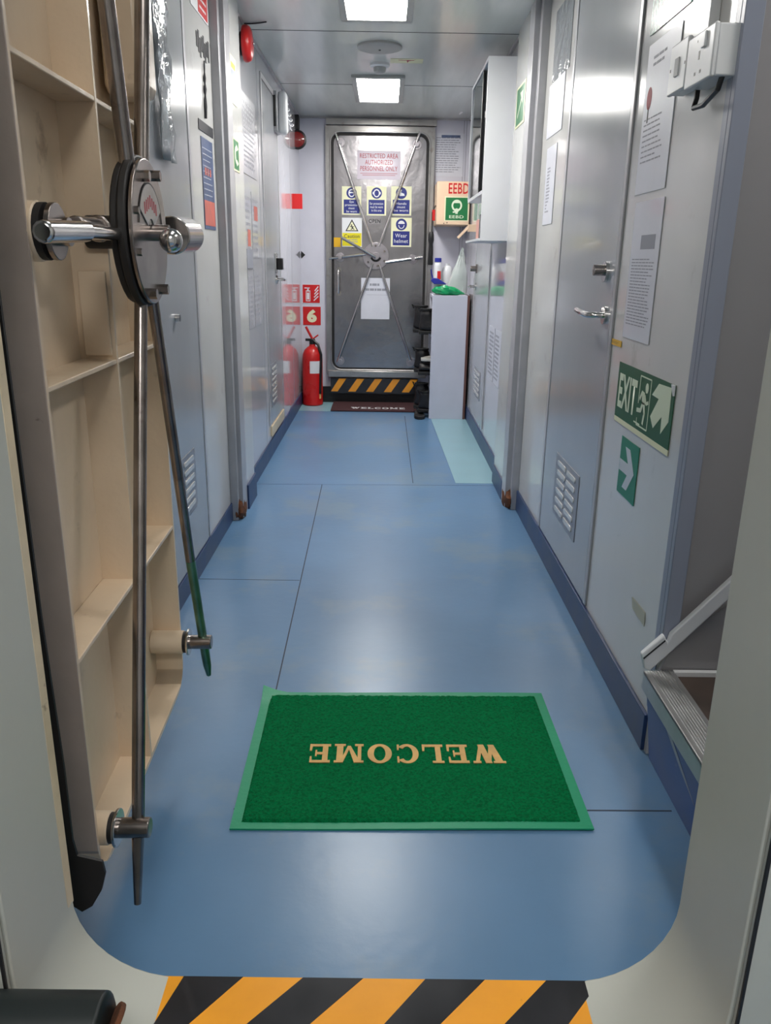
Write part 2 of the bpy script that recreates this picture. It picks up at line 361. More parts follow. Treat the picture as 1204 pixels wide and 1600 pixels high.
part('near_flange', M['coam'], co, lambda bm: ringplate(bm, rr_path(.374, .297, 2.023, .128), rr_path(.70, .02, 2.30, .05), .622, .634), bevel=.002)
part('coaming_gasket', M['rubber'], co, lambda bm: ringplate(bm, rr_path(.3712, .2998, 2.0202, .1255), rr_path(.3742, .2968, 2.0232, .128), .6205, .6235))
def gap_shade(bm):  # black sheet standing in for the shade between coaming and leaf
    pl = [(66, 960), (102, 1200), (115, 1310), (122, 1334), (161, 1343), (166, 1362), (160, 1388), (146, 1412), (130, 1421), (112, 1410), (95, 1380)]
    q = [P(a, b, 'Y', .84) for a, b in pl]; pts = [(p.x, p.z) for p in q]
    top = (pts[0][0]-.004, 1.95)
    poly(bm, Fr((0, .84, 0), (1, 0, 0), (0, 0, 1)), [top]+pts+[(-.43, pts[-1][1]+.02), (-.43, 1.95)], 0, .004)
part('gap_shade_sheet', M['rubber'], co, gap_shade)
fz = Fr((0, 0, .301), (1, 0, 0), (0, 1, 0))
tp = [P(240, 1520, 'Z', .301), P(945, 1535, 'Z', .301)]
boxo('hazard_tape', M['hazy'], co, -.286, .288, .637, .784, .3005, .3012, smooth=0)['label'] = 'orange and black hazard stripes'
def hk(bm):
    for (a, b, c, d) in (((290, 1523), (383, 1524), (280, 1600), (195, 1600)), ((475, 1526), (568, 1528), (484, 1600), (385, 1600)), ((665, 1529), (758, 1530), (688, 1600), (600, 1600)), ((853, 1532), (937, 1533), (888, 1600), (788, 1600))):
        q = [P(*p, 'Z', .3013) for p in (a, b, c, d)]
        far, near = .784, .637
        def ext(p0, p1, y): t = (y-p0.y)/(p1.y-p0.y); return p0.x+(p1.x-p0.x)*t
        xs = [ext(q[0], q[3], far), ext(q[1], q[2], far), ext(q[1], q[2], near), ext(q[0], q[3], near)]
        xs = [max(-.286, min(.288, x)) for x in xs]
        # clip the first stripe along the tape's left end
        poly(bm, fz, [(xs[0], far), (xs[1], far), (xs[2], near), (xs[3], near)], .0002, .0006)
part('hazard_stripe', M['hazk'], co, hk, smooth=0)
# lobby shell on the camera's side
sstruct('floor_lobby', M['floor'], -1.3, 1.3, -1.7, .69, -.05, 0)
sstruct('ceiling_lobby', M['ceil'], -1.3, 1.3, -1.7, .69, 2.35, 2.39)
sstruct('wall_lobby_left', M['panel'], -1.35, -1.3, -1.7, .70, 0, 2.35)
sstruct('wall_lobby_right', M['panel'], 1.3, 1.35, -1.7, .70, 0, 2.35)
sstruct('wall_lobby_back', M['panel'], -1.3, 1.3, -1.75, -1.7, 0, 2.35)

# ------------------------------------------------------------------ lamps
def lamp(name, x0, x1, y0, y1, z, s, label):
    t = thing(name, label, 'ceiling light', ((x0+x1)/2, (y0+y1)/2, z), group='ceiling lamps')
    cx, cy = (x0+x1)/2, (y0+y1)/2; hx, hy = (x1-x0)/2, (y1-y0)/2
    def f(bm):
        for (a, b, c, d) in ((-hx-.03, hx+.03, -hy-.04, -hy), (-hx-.03, hx+.03, hy, hy+.04), (-hx-.03, -hx, -hy, hy), (hx, hx+.03, -hy, hy)):
            box(bm, a, b, c, d, -.016, -.0005)
    part('lamp_frame', M['lampframe'], t, f, bevel=.002)
    boxo('diffuser', lampmat('diffuser_'+str(s), s), t, -hx, hx, -hy, hy, -.010, -.002)
    return t
lamp('ceiling_lamp', -.191, .071, 5.35, 6.09, CEIL, LAMP, 'square recessed ceiling lamp nearest the far door')
lamp('ceiling_lamp', -.187, .076, 3.38, 4.12, CEIL, LAMP, 'recessed ceiling lamp cut by the top edge of the picture')
lamp('ceiling_lamp', -.17, .08, .95, 1.63, CEIL, LAMP_NEAR, 'recessed ceiling lamp above the green doormat')
lamp('ceiling_lamp', -.3, .3, -.9, -.3, 2.35, LAMP_OUT, 'ceiling lamp in the lobby outside the doorway')
lamp('ceiling_lamp', 1.1, 1.35, .95, 1.5, 2.6, 22.0, 'added unseen lamp brightening the stairs')  # added lamp, out of view, to lift the dark stair wall

# =================================================================== DOORS of the corridor
def vent(t, fr, a, b, w_, h_, cols, rows, frame=True):
    """louvre plate centred at (a,b)"""
    part('vent_plate', M['ventg'], t, lambda bm: rect(bm, fr, a-w_/2, a+w_/2, b-h_/2, b+h_/2, .004, .0065), bevel=.001)
    def sl(bm):
        cw = w_*.82/cols; rh = h_*.9/rows
        for i in range(cols):
            for j in range(rows):
                ca = a-w_*.41+cw*(i+.5); cb = b-h_*.45+rh*(j+.5)
                n = 12; pts = []
                hw, hh = cw*.42, rh*.28
                for k in range(n): an = 2*PI*k/n; pts.append((ca+(hw-hh)*(1 if math.cos(an) > 0 else -1)+hh*math.cos(an), cb+hh*math.sin(an)))
                poly(bm, fr, pts, .0064, .010)
    part('louvre', M['panel'], t, sl, bevel=.001)
def frame_gap(t, fr, w_, z0, z1):
    """dark shadow gap and metal frame around a door leaf of width w_ centred on the frame"""
    part('door_gap', M['inkd'], t, lambda bm: (rect(bm, fr, -w_/2-.006, -w_/2, z0, z1+.006, 0, .0012), rect(bm, fr, w_/2, w_/2+.006, z0, z1+.006, 0, .0012), rect(bm, fr, -w_/2, w_/2, z1, z1+.006, 0, .0012)), smooth=0)
    part('door_frame', M['alu'], t, lambda bm: (rect(bm, fr, -w_/2-.034, -w_/2-.006, z0, z1+.034, 0, .006), rect(bm, fr, w_/2+.006, w_/2+.034, z0, z1+.034, 0, .006), rect(bm, fr, -w_/2-.006, w_/2+.006, z1+.006, z1+.034, 0, .006)), bevel=.002)
def lever(t, fr, a, b, direction=1, r=.009, L=.12):
    h = part('door_handle', M['chrome'], t, lambda bm: (cyl(bm, fr(a, b, .002), fr(a, b, .012), .026), tube(bm, [fr(a, b, .01), fr(a, b, .04), fr(a+direction*.008, b, .052), fr(a+direction*.02, b, .056), fr(a+direction*L*.6, b+.002, .056), fr(a+direction*L, b+.006, .054)], r)))
    return h
def door(name, fr, w_, z0, z1, label):
    t = thing(name, label, 'door', fr(0, 0, 0)-fr.v*(fr(0, 0, 0).z), kind='structure')
    inv = local(t)
    g = Fr(inv @ fr.o, fr.u, fr.v)
    part('door_leaf', M['doorgrey'], t, lambda bm: rect(bm, g, -w_/2, w_/2, z0, z1, 0, .004), bevel=.001)
    frame_gap(t, g, w_, z0, z1)
    return t, g
# right near door
d3, g3 = door('door_1', fr_right(2.80, 0), .77, .105, 2.06, 'grey cabin door in the right wall with chrome lever')
vent(d3, g3, (2.80-2.82)*-1, .365, .37, .235, 2, 6)
bpy.data.objects['vent_plate'].name = 'vent_plate'
lever(d3, g3, .325, 1.02, -1, L=.16)
def dlock(bm):
    cyl(bm, g3(.30, 1.145, .004), g3(.30, 1.145, .014), .030); 
part('lock_plate', M['chrome'], d3, dlock)
part('lock_knob', M['steel'], d3, lambda bm: (cyl(bm, g3(.30, 1.15, .012), g3(.30, 1.15, .045), .016), box(bm, -.046, -.04, -.305, -.295, 1.135, 1.165)))
# left near door
d2, g2 = door('door_2', fr_left(2.62, 0, LEFT_N), .84, .09, 2.05, 'grey cabin door in the left wall behind the open steel door')
vent(d2, g2, .15, .39, .20, .22, 1, 6)
part('lock_knob', M['chrome'], d2, lambda bm: cyl(bm, g2(.10, .975, .004), g2(.10, .975, .02), .012))
# left far door
d4, g4 = door('door_3', fr_left(5.12, 0, LEFT_F), .62, .19, 2.09, 'grey door in the far left wall beside the notices')
vent(d4, g4, -.12, .42, .25, .26, 2, 7)
lever(d4, g4, .12, 1.04, -1, L=.10)
part('lock_plate', M['chrome'], d4, lambda bm: rect(bm, g4, .06, .14, 1.08, 1.20, .004, .012), bevel=.003)
part('lock_knob', M['black'], d4, lambda bm: (rect(bm, g4, .10, .16, 1.10, 1.17, .012, .045)), bevel=.004)
part('door_sill', M['creamlip'], d4, lambda bm: rect(bm, g4, -.30, .30, .12, .185, 0, .012), bevel=.002)
# right far door
d5, g5 = door('door_4', fr_right(5.53, 0, RIGHT_F), .78, .125, 2.0, 'grey door in the far right wall below the hanging cabinet')
vent(d5, g5, .02, .37, .40, .19, 2, 5)
lever(d5, g5, -.30, 1.0, 1, L=.10)
part('lock_knob', M['steel'], d5, lambda bm: (cyl(bm, g5(-.30, 1.12, .004), g5(-.30, 1.12, .05), .018), rect(bm, g5, -.32, -.28, 1.09, 1.15, .004, .012)), bevel=.002)

# =================================================================== OPEN WATERTIGHT DOOR (near left)
TH = math.radians(1.8)
leaf = thing('door_5', 'open cream steel watertight door with rods and round hub on its inner face', 'door', (-.452, 1.065, 0), TH, kind='structure')
MW = Matrix.Translation((-.452, 1.065, 0)) @ Matrix.Rotation(TH, 4, 'Z'); MI = MW.inverted()
def L(px, py, xo):
    o = MI @ CAM; d = (MI.to_3x3()) @ ray(px, py); t = (xo-o.x)/d.x
    return o + t*d
LW, LD, LZ0, LZ1 = .655, .062, .190, 2.10
part('plate', M['cream'], leaf, lambda bm: box(bm, -LD-.012, -LD, .004, LW-.004, LZ0+.004, LZ1))
def rimbm(bm):
    # perimeter rim with a rounded lower corner; swept as a box section in the y-z plane
    r = .07; pts = []
    def add(y, z): pts.append((y, z))
    add(LW, LZ1)
    for k in range(7): a = math.radians(0-90*k/6); add(LW-r+r*math.cos(a), LZ0+r+r*math.sin(a))
    for k in range(7): a = math.radians(-90-90*k/6); add(r+r*math.cos(a), LZ0+r+r*math.sin(a))
    add(0, LZ1)
    def off(d):
        o = []
        for i, (y, z) in enumerate(pts):
            y0, z0 = pts[max(i-1, 0)]; y1, z1 = pts[min(i+1, len(pts)-1)]
            ty, tz = y1-y0, z1-z0; l = math.hypot(ty, tz); o.append((y+(tz/l)*-d*-1*-1, z+(ty/l)*d))
        return o
    inner = off(.009)
    # keep the inner offset pointing inside
    inner = [(y+( .009 if y < LW/2 else -.009)*0+0, z) for (y, z) in inner]
    cy, cz = LW/2, (LZ0+LZ1)/2
    inner = []
    for (y, z) in pts:
        inner.append((max(.009, min(LW-.009, y)) if True else y, max(LZ0+.009, z)))
    R = []
    for (pl, x) in ((pts, -LD-.012), (pts, 0), (inner, 0), (inner, -LD-.012)):
        R.append([bm.verts.new((x, y, z)) for y, z in pl])
    n = len(pts)
    for i in range(4):
        a, b = R[i], R[(i+1) % 4]
        for k in range(n-1): bm.faces.new((a[k], a[k+1], b[k+1], b[k]))
rm = part('outer_rim', M['cream'], leaf, rimbm)
rm.data.materials.append(M['rim'])
for p in rm.data.polygons:
    if p.normal.y < -.5 and p.center.y < .004: p.material_index = 1
part('rim_face', M['rim'], leaf, lambda bm: box(bm, -LD-.012, .001, -.003, .0, LZ0+.06, LZ1), bevel=.001)['label'] = 'worn hinge side of the rim, shaded grey in its colour'
part('gasket', M['rubber'], leaf, lambda bm: (box(bm, -LD-.05, -LD-.010, -.012, .03, LZ0+.03, LZ1), box(bm, -LD-.05, -LD-.012, .0, LW, LZ0+.0, LZ0+.04)), bevel=.008)
VS = .335
part('stiffener', M['cream'], leaf, lambda bm: box(bm, -LD, 0, VS-.004, VS+.004, LZ0+.006, LZ1))
for z in (.585, .995, 1.405, 1.815):
    part('stiffener', M['cream'], leaf, lambda bm: (box(bm, -LD, -.0005, .008, VS-.004, z-.004, z+.004), box(bm, -LD, -.0005, VS+.004, LW-.008, z-.004, z+.004)), bevel=.0015)
# doubler pads behind the middle rods and a pad in the upper bay
part('doubler_pad', M['cream'], leaf, lambda bm: box(bm, -.052, -.006, VS-.011, VS-.004, 1.005, 1.145), bevel=.002)
a = L(243, 30, .0); b = L(243, 190, .0)
part('latch_housing', M['cream'], leaf, lambda bm: box(bm, -LD+.01, .03, LW-.10, LW-.01, 1.45, 1.72), bevel=.02)
HUBC = L(236, 364, .075)
hy, hz = HUBC.y, HUBC.z
hub = part('hub', M['rubber'], leaf, lambda bm: (cyl(bm, (.040, hy, hz), (.052, hy, hz), .112, seg=40), cyl(bm, (.052, hy, hz), (.066, hy, hz), .118, seg=40), cyl(bm, (-.03, hy, hz), (.04, hy, hz), .026, seg=24)), bevel=.003)
hub['label'] = 'black back disc of the rod hub'
hubp = part('hub_plate', M['steel'], leaf, lambda bm: cyl(bm, (.068, hy, hz), (.075, hy, hz), .113, seg=48), bevel=.0015)
part('hub_pin', M['steel'], hubp, lambda bm: (cyl(bm, (.03, hy, hz), (.068, hy, hz), .055, seg=24), cyl(bm, (.075, hy, hz), (.105, hy, hz), .013)))
def bolts(bm):
    for px, py in ((226, 275), (243, 275), (238, 459), (256, 452)):
        q = L(px, py, .08); cyl(bm, (.04, q.y, q.z), (.088, q.y, q.z), .0085, seg=6)
    for an in (200, 160): cyl(bm, (.04, hy+.09*math.cos(math.radians(an)), hz+.09*math.sin(math.radians(an))), (.08, hy+.09*math.cos(math.radians(an)), hz+.09*math.sin(math.radians(an))), .006, seg=6)
part('bolt', M['steel'], hubp, bolts)
fh = Fr((.0755, hy, hz), (0, 1, 0), (0, 0, 1))
part('name_plate', M['stframe'], hubp, lambda bm: ringp(bm, fh, 0, 0, .022, .022, .075, .075, 0, .0012, math.radians(28), math.radians(152), 12), smooth=0)
part('name_plate_marks', M['pinkred'], hubp, lambda bm: [rect(bm, fh, a_*.012-.003, a_*.012+.003, .040-abs(a_)*.004, .058-abs(a_)*.004, .0013, .0016) for a_ in (-3, -2, -1, 0, 1, 2, 3)], smooth=0)
part('name_plate_edge', M['rubber'], hubp, lambda bm: ringp(bm, fh, 0, 0, .075, .075, .0775, .0775, 0, .0012, math.radians(10), math.radians(170), 14), smooth=0)
XR = .055
def rod(p0, p1, r, mt, name='rod', taper=False):
    a, b = Vector(p0), Vector(p1); n = 10
    pts = [a.lerp(b, k/n) for k in range(n+1)]
    rr = [r]*(n+1)
    if taper: rr[-1] = r*.55; rr[-2] = r*.95
    return part(name, mt, leaf, lambda bm: tube(bm, pts, rr, 16))
def lock(y, z, mt=M['steel'], s=1):
    b = part('lock_boss', M['cream'], leaf, lambda bm: cyl(bm, (-LD, y, z), (.012, y, z), .027*s, seg=28), bevel=.002)
    part('lock_washer', M['rubber'], b, lambda bm: cyl(bm, (.012, y, z), (.019, y, z), .025*s, seg=24))
    part('lock_disc', M['chrome'], b, lambda bm: cyl(bm, (.021, y, z), (.026, y, z), .031*s, seg=28), bevel=.001)
    part('lock_pin', mt, b, lambda bm: cyl(bm, (.019, y, z), (XR+.022, y, z), .0165*s, seg=22), bevel=.002)
bl, ble, blh = L(214, 1293, XR), L(215, 1412, XR), L(220, 470, XR)
rod(blh+(blh-bl)*.1, ble, .0108, M['steel'], taper=True)
lock(bl.y, bl.z)
br, bre, brh = L(316, 1003, XR), L(326, 1054, XR), L(240, 480, XR)
q = br.lerp(brh, .30)
rod(brh+(brh-br)*.1, q, .0105, M['steel']); 
g = rod(q, bre, .0105, M['steelg'], taper=True); g['label'] = 'green stained lower end of the far rod'
lock(br.y, br.z)
tl0, tl1 = L(200, 268, XR), L(163, -20, XR)
rod(tl0, tl0+(tl1-tl0)*3.2, .0125, M['steel'])
tr0, tr1 = L(221, 270, XR), L(222, -20, XR)
rod(tr0, tr0+(tr1-tr0)*2.6, .0125, M['steel'])
for (e0, e1, kk) in ((tl0, tl1, 2.6), (tr0, tr1, 2.2)):
    e = e0+(e1-e0)*kk; 
    if e.z < 2.08 and 0 < e.y < LW: lock(e.y, e.z)
# middle rods
m0, m1 = L(204, 366, XR-.005), L(95, 360, XR-.005)
rod(m0+Vector((0, .03, 0)), m1, .0098, M['chrome'])
nb = L(62, 360, .0)
bo = part('lock_boss', M['cream'], leaf, lambda bm: cyl(bm, (-.05, .035, m1.z), (.005, .035, m1.z), .038, seg=28), bevel=.002)
part('lock_washer', M['rubber'], bo, lambda bm: cyl(bm, (.005, .035, m1.z), (.014, .035, m1.z), .036, seg=24))
part('lock_disc', M['steel'], bo, lambda bm: cyl(bm, (.018, .038, m1.z), (.026, .038, m1.z), .036, seg=28), bevel=.001)
part('lock_pin', M['steel'], bo, lambda bm: (cyl(bm, (.014, .040, m1.z), (.04, .040, m1.z), .018, seg=22)))
e0, e1 = L(66, 362, XR+.002), L(134, 362, XR+.002)
part('rod_end', M['chrome'], leaf, lambda bm: cyl(bm, e0, e1, .0132, seg=12), bevel=.004)
e2, e3 = L(118, 355, XR-.02), L(152, 357, XR-.02)
part('rod_collar', M['steel'], leaf, lambda bm: (cyl(bm, e2, e3, .0150, seg=24), cyl(bm, e3, e3+Vector((0, .010, 0)), .019, seg=24)), bevel=.002)
f0, f1 = Vector((XR, hy+.02, hz)), L(292, 368, XR+.01)
part('rod', M['chrome'], leaf, lambda bm: cyl(bm, f0, f1, .0105, seg=18))
part('lever_knob', M['chrome'], leaf, lambda bm: (sph(bm, L(267, 376, .112), .019, (1, 1, 1), 24), tube(bm, [(.10, hy, hz+.004), L(267, 376, .112)], .008)))
k0 = L(278, 348, .09); k1 = L(280, 390, .09)
part('rod_block', M['chrome'], leaf, lambda bm: (cyl(bm, L(268, 368, .072), L(292, 368, .072), .034, seg=28), cyl(bm, L(291, 368, .08), L(297, 369, .08), .012, seg=8)), bevel=.002)

# =================================================================== DOORMATS
mx = thing('doormat', 'green doormat with tan WELCOME lettering on the blue floor', 'doormat', (.0715, 1.708, 0), math.radians(.9))
MWd, MH = .392, .2825
def matborder(bm):
    nx, ny = 24, 16; g = {}
    for i in range(nx+1):
        for j in range(ny+1):
            x, y = -MWd+2*MWd*i/nx, -MH+2*MH*j/ny
            z = .006+.0015*math.sin(7*x)*(abs(y)/MH)**3
            d = math.hypot(x+MWd, y-MH)
            if d < .07: z += .022*(1-d/.07)**1.5
            for s in (0, 1): g[i, j, s] = bm.verts.new((x, y, z if s else max(.0004, z-.004)))
    for i in range(nx):
        for j in range(ny):
            bm.faces.new([g[i, j, 1], g[i+1, j, 1], g[i+1, j+1, 1], g[i, j+1, 1]])
            bm.faces.new([g[i, j+1, 0], g[i+1, j+1, 0], g[i+1, j, 0], g[i, j, 0]])
    for i in range(nx):
        bm.faces.new([g[i, 0, 0], g[i+1, 0, 0], g[i+1, 0, 1], g[i, 0, 1]]); bm.faces.new([g[i, ny, 1], g[i+1, ny, 1], g[i+1, ny, 0], g[i, ny, 0]])
    for j in range(ny):
        bm.faces.new([g[0, j, 1], g[0, j+1, 1], g[0, j+1, 0], g[0, j, 0]]); bm.faces.new([g[nx, j, 0], g[nx, j+1, 0], g[nx, j+1, 1], g[nx, j, 1]])
part('mat_border', M['mateb'], mx, matborder)['label'] = 'smooth teal green border'
def pile(bm):
    w0, h0 = MWd-.022, MH-.020; nx, ny = 150, 110; V = []
    for j in range(ny+1):
        V.append([bm.verts.new((-w0+2*w0*i/nx, -h0+2*h0*j/ny, .0085+random.uniform(0, .0032) if 0 < i < nx and 0 < j < ny else .005)) for i in range(nx+1)])
    for j in range(ny):
        for i in range(nx): bm.faces.new((V[j][i], V[j][i+1], V[j+1][i+1], V[j+1][i]))
part('pile', M['pile'], mx, pile)
def slab(bm, fr, ch, x, w_, h_, d0, d1):
    """one slab serif capital in a box at x, width w_, height h_"""
    T = lambda a, b: (x+a*w_, b*h_)
    cnt = [0]
    def pg(*pts): cnt[0] += 1; poly(bm, fr, [T(*p) for p in pts], d0, d1+cnt[0]*.00012)
    sf = .10
    if ch == 'W':
        pg((.06, 1), (.30, 1), (.46, 0), (.27, 0)); pg((.42, 0), (.30, 0), (.46, 1), (.58, 1))
        pg((.42, 1), (.62, 1), (.78, 0), (.59, 0)); pg((.74, 0), (.62, 0), (.82, 1), (.94, 1))
        pg((0, 1), (.38, 1), (.38, 1-sf), (0, 1-sf)); pg((.76, 1), (1, 1), (1, 1-sf), (.76, 1-sf))
    elif ch in 'EL':
        pg((.12, 0), (.38, 0), (.38, 1), (.12, 1)); pg((0, 0), (1, 0), (1, .12), (0, .12)); pg((.86, 0), (1, 0), (1, .36), (.90, .36))
        if ch == 'L': pg((0, 1), (.55, 1), (.55, 1-sf), (0, 1-sf))
        else:
            pg((0, 1), (.96, 1), (.96, .88), (0, .88)); pg((.84, 1), (.96, 1), (.96, .68), (.88, .68)); pg((.3, .45), (.7, .45), (.7, .56), (.3, .56)); pg((.64, .34), (.72, .34), (.72, .67), (.64, .67))
    elif ch == 'M':
        pg((.08, 0), (.2, 0), (.2, 1), (.08, 1)); pg((.70, 0), (.92, 0), (.92, 1), (.70, 1))
        pg((.10, 1), (.32, 1), (.55, .1), (.45, .1)); pg((.45, .1), (.55, .1), (.80, 1), (.70, 1))
        pg((0, 0), (.3, 0), (.3, sf), (0, sf)); pg((.62, 0), (1, 0), (1, sf), (.62, sf)); pg((0, 1), (.3, 1), (.3, 1-sf), (0, 1-sf)); pg((.72, 1), (1, 1), (1, 1-sf), (.72, 1-sf))
    else:
        t0, t1 = (0, 2*PI) if ch == 'O' else (math.radians(42), math.radians(318))
        ringp(bm, fr, x+.5*w_, .5*h_, .24*w_, .40*h_, .5*w_, .52*h_, d0, d1, t0, t1, 30)
        if ch == 'C': pg((.84, .99), (.94, .99), (.94, .66), (.86, .66)); pg((.84, .01), (.94, .01), (.94, .3), (.86, .3))
def welcome(bm, fr, W_, H_, d0, d1):
    ws = dict(W=1.32, E=.86, L=.86, C=.94, O=1.0, M=1.2); gap = .16
    tot = sum(ws[c] for c in 'WELCOME')+gap*6; k = W_/tot; x = -W_/2
    for c in 'WELCOME': slab(bm, fr, c, x, ws[c]*k, H_, d0, d1); x += (ws[c]+gap)*k
wa, wb, wc = P(483, 1178, 'Z', .012), P(787, 1178, 'Z', .012), P(640, 1193, 'Z', .012); wt = P(640, 1163, 'Z', .012)
mloc = Matrix.Translation((.0715, 1.708, 0)) @ Matrix.Rotation(math.radians(.9), 4, 'Z')
ctr = mloc.inverted() @ ((wa+wb)/2)
Hh = abs(wt.y-wc.y)
fm = Fr((ctr.x, ctr.y+Hh/2, .0105), (-1, 0, 0), (0, -1, 0))
part('lettering', M['gold'], mx, lambda bm: welcome(bm, fm, (wb-wa).length, Hh*.95, 0, .0016), smooth=0)['label'] = 'tan slab serif letters WELCOME'
m2 = thing('doormat', 'brown WELCOME doormat lying in front of the far door sill', 'doormat', (-.075, 6.56, 0))
part('mat_body', M['brownmat'], m2, lambda bm: box(bm, -.35, .35, -.205, .20, .0015, .013), bevel=.004)
part('lettering', M['signw'], m2, lambda bm: welcome(bm, Fr((0.03, -.135, .0131), (1, 0, 0), (0, 1, 0)), .44, .065, 0, .0015), smooth=0)

# =================================================================== FAR WATERTIGHT DOOR
fd = thing('door_6', 'closed stainless steel watertight door at the end of the corridor', 'door', (-.075, FARY, 0), kind='structure')
cxf = -.075
def F2(px, py, y=FARY-.03): p = P(px, py, 'Y', y); return (p.x-cxf, p.z)
ox0, oz1 = F2(509, 195); ox1, oz0 = F2(666, 588)
ix0, iz1 = F2(517, 207); ix1, iz0 = F2(660, 578)
hwf = (ix1-ix0)/2; icx = (ix0+ix1)/2
innf = rr_path(hwf, iz0, iz1, .075, cx=icx)
def shift(o): return o
def outerf(m_=0):
    o = []
    for (x, z) in innf:
        dx, dz = x-icx, z-(iz0+iz1)/2
        t = min((hwf+.045)/abs(dx) if abs(dx) > 1e-6 else 1e9, ((iz1-iz0)/2+.05)/abs(dz) if abs(dz) > 1e-6 else 1e9)
        o.append((icx+dx*t, (iz0+iz1)/2+dz*t))
    return o
part('door_frame', M['stframe'], fd, lambda bm: ringplate(bm, innf, outerf(), -.04, 0), bevel=.002)
part('frame_bead', M['stframe'], fd, lambda bm: ringplate(bm, rr_path(hwf, iz0, iz1, .075, cx=icx), rr_path(hwf+.012, iz0-.012, iz1+.012, .085, cx=icx), -.058, -.04), bevel=.003)
part('header_strip', M['stframe'], fd, lambda bm: box(bm, ox0-.0, ox1+.02, -.05, 0, iz1+.055, iz1+.10), bevel=.003)
part('sill_ledge', M['stframe'], fd, lambda bm: box(bm, ox0+.005, ox1-.01, -.075, 0, iz0-.065, iz0-.012), bevel=.004)
part('gasket', M['rubber'], fd, lambda bm: ringplate(bm, rr_path(hwf-.018, iz0+.010, iz1-.018, .06, cx=icx), rr_path(hwf, iz0, iz1, .075, cx=icx), -.036, -.002))
def leafbm(bm):
    pts = rr_path(hwf-.016, iz0+.008, iz1-.016, .06, cx=icx)
    poly(bm, Fr((0, 0, 0), (1, 0, 0), (0, 0, 1)), pts, .0, .030)
part('door_leaf', M['stain'], fd, leafbm, bevel=.004)
DFY = FARY-.030
fD = Fr((0, -.031, 0), (1, 0, 0), (0, 0, 1))
hubx, hubz = F2(587, 400)
part('hub', M['hubs'], fd, lambda bm: (cyl(bm, (hubx, -.03, hubz), (hubx, -.055, hubz), .105, seg=36), cyl(bm, (hubx, -.055, hubz), (hubx, -.075, hubz), .03)), bevel=.003)
part('hub_bolt', M['steel'], fd, lambda bm: [cyl(bm, (hubx+.078*math.cos(a), -.055, hubz+.078*math.sin(a)), (hubx+.078*math.cos(a), -.065, hubz+.078*math.sin(a)), .009, seg=6) for a in (.5, 1.6, 2.7, 3.8, 4.9, 5.8)])
part('hub_slot', M['rubber'], fd, lambda bm: ringp(bm, Fr((hubx, -.0555, hubz), (1, 0, 0), (0, 0, 1)), 0, 0, .030, .030, .046, .046, 0, .002, PI*1.1, PI*1.9, 14), smooth=0)
def frod(px0, py0, px1, py1, lpx, lpy):
    a = F2(px0, py0, DFY-.02); b = F2(px1, py1, DFY-.02); l = F2(lpx, lpy, DFY-.02)
    part('rod', M['chrome'], fd, lambda bm: cyl(bm, (a[0], -.050, a[1]), (b[0], -.050, b[1]), .011, seg=12))
    k = part('rod_guide', M['hubs'], fd, lambda bm: (cyl(bm, (l[0], -.030, l[1]), (l[0], -.038, l[1]), .036, seg=20), cyl(bm, (l[0], -.036, l[1]), (l[0], -.066, l[1]), .017, seg=16)), bevel=.002)
frod(582, 385, 524, 208, 531, 222); frod(592, 385, 656, 206, 651, 226)
frod(572, 397, 514, 404, 531, 402); frod(602, 410, 660, 402, 645, 405)
frod(582, 412, 527, 566, 531, 564); frod(592, 412, 642, 566, 641, 566)
hv0, hv1 = F2(587, 402, DFY-.05), F2(533, 371, DFY-.09)
part('lever', M['chrome'], fd, lambda bm: tube(bm, [(hv0[0], -.075, hv0[1]), (hv1[0], -.10, hv1[1])], .012, 12))
ha, hb = F2(529, 422), F2(529, 458)
part('grab_handle', M['chrome'], fd, lambda bm: (tube(bm, [(ha[0], -.03, ha[1]), (ha[0], -.07, ha[1]), (ha[0], -.078, ha[1]-.012), (hb[0], -.078, hb[1]+.012), (hb[0], -.07, hb[1]), (hb[0], -.03, hb[1])], .0085), cyl(bm, (ha[0], -.03, ha[1]), (ha[0], -.035, ha[1]), .022), cyl(bm, (hb[0], -.03, hb[1]), (hb[0], -.035, hb[1]), .022)))
# hazard board under the sill
hzb = thing('hazard_board', 'yellow and black striped board under the far door sill', 'hazard sign', (cxf, FARY, 0))
z0h, z1h = P(580, 613, 'Y', FARY-.06).z, P(580, 592, 'Y', FARY-.06).z; x0h, x1h = F2(517, 600)[0], F2(652, 600)[0]
boxo('board', M['hazk'], hzb, x0h, x1h, -.060, -.001, z0h-.01, z1h)
def hst(bm):
    f = Fr((0, -.060, 0), (1, 0, 0), (0, 0, 1)); k = (x1h-x0h)/5
    for i in range(5):
        xa = x0h+i*k*1.03-.005; sh = .075
        pts = [(xa, z0h+.004), (xa+.062, z0h+.004), (xa+.062+sh, z1h), (xa+sh, z1h)]
        poly(bm, f, [(max(x0h, min(x1h, p)), q) for p, q in pts], 0, .001)
part('stripe', M['hazy'], hzb, hst, smooth=0)

def lines(bm, f, w_, h_, rows, x0=-.42, x1=.42, z0=-.42, z1=.42, th=.3, ragged=True, d=.0016):
    for i in range(rows):
        z = h_*(z1-(z1-z0)*(i+.5)/rows); hh = h_*(z1-z0)/rows*th/2
        a = x0*w_; end = (x1-(random.random()*.25 if ragged else 0))*w_
        while a < end:
            L_ = min(end-a, w_*random.uniform(.06, .16))
            if L_ > w_*.02: rect(bm, f, a, a+L_, z-hh, z+hh, d, d+.0003)
            a += L_+w_*.02
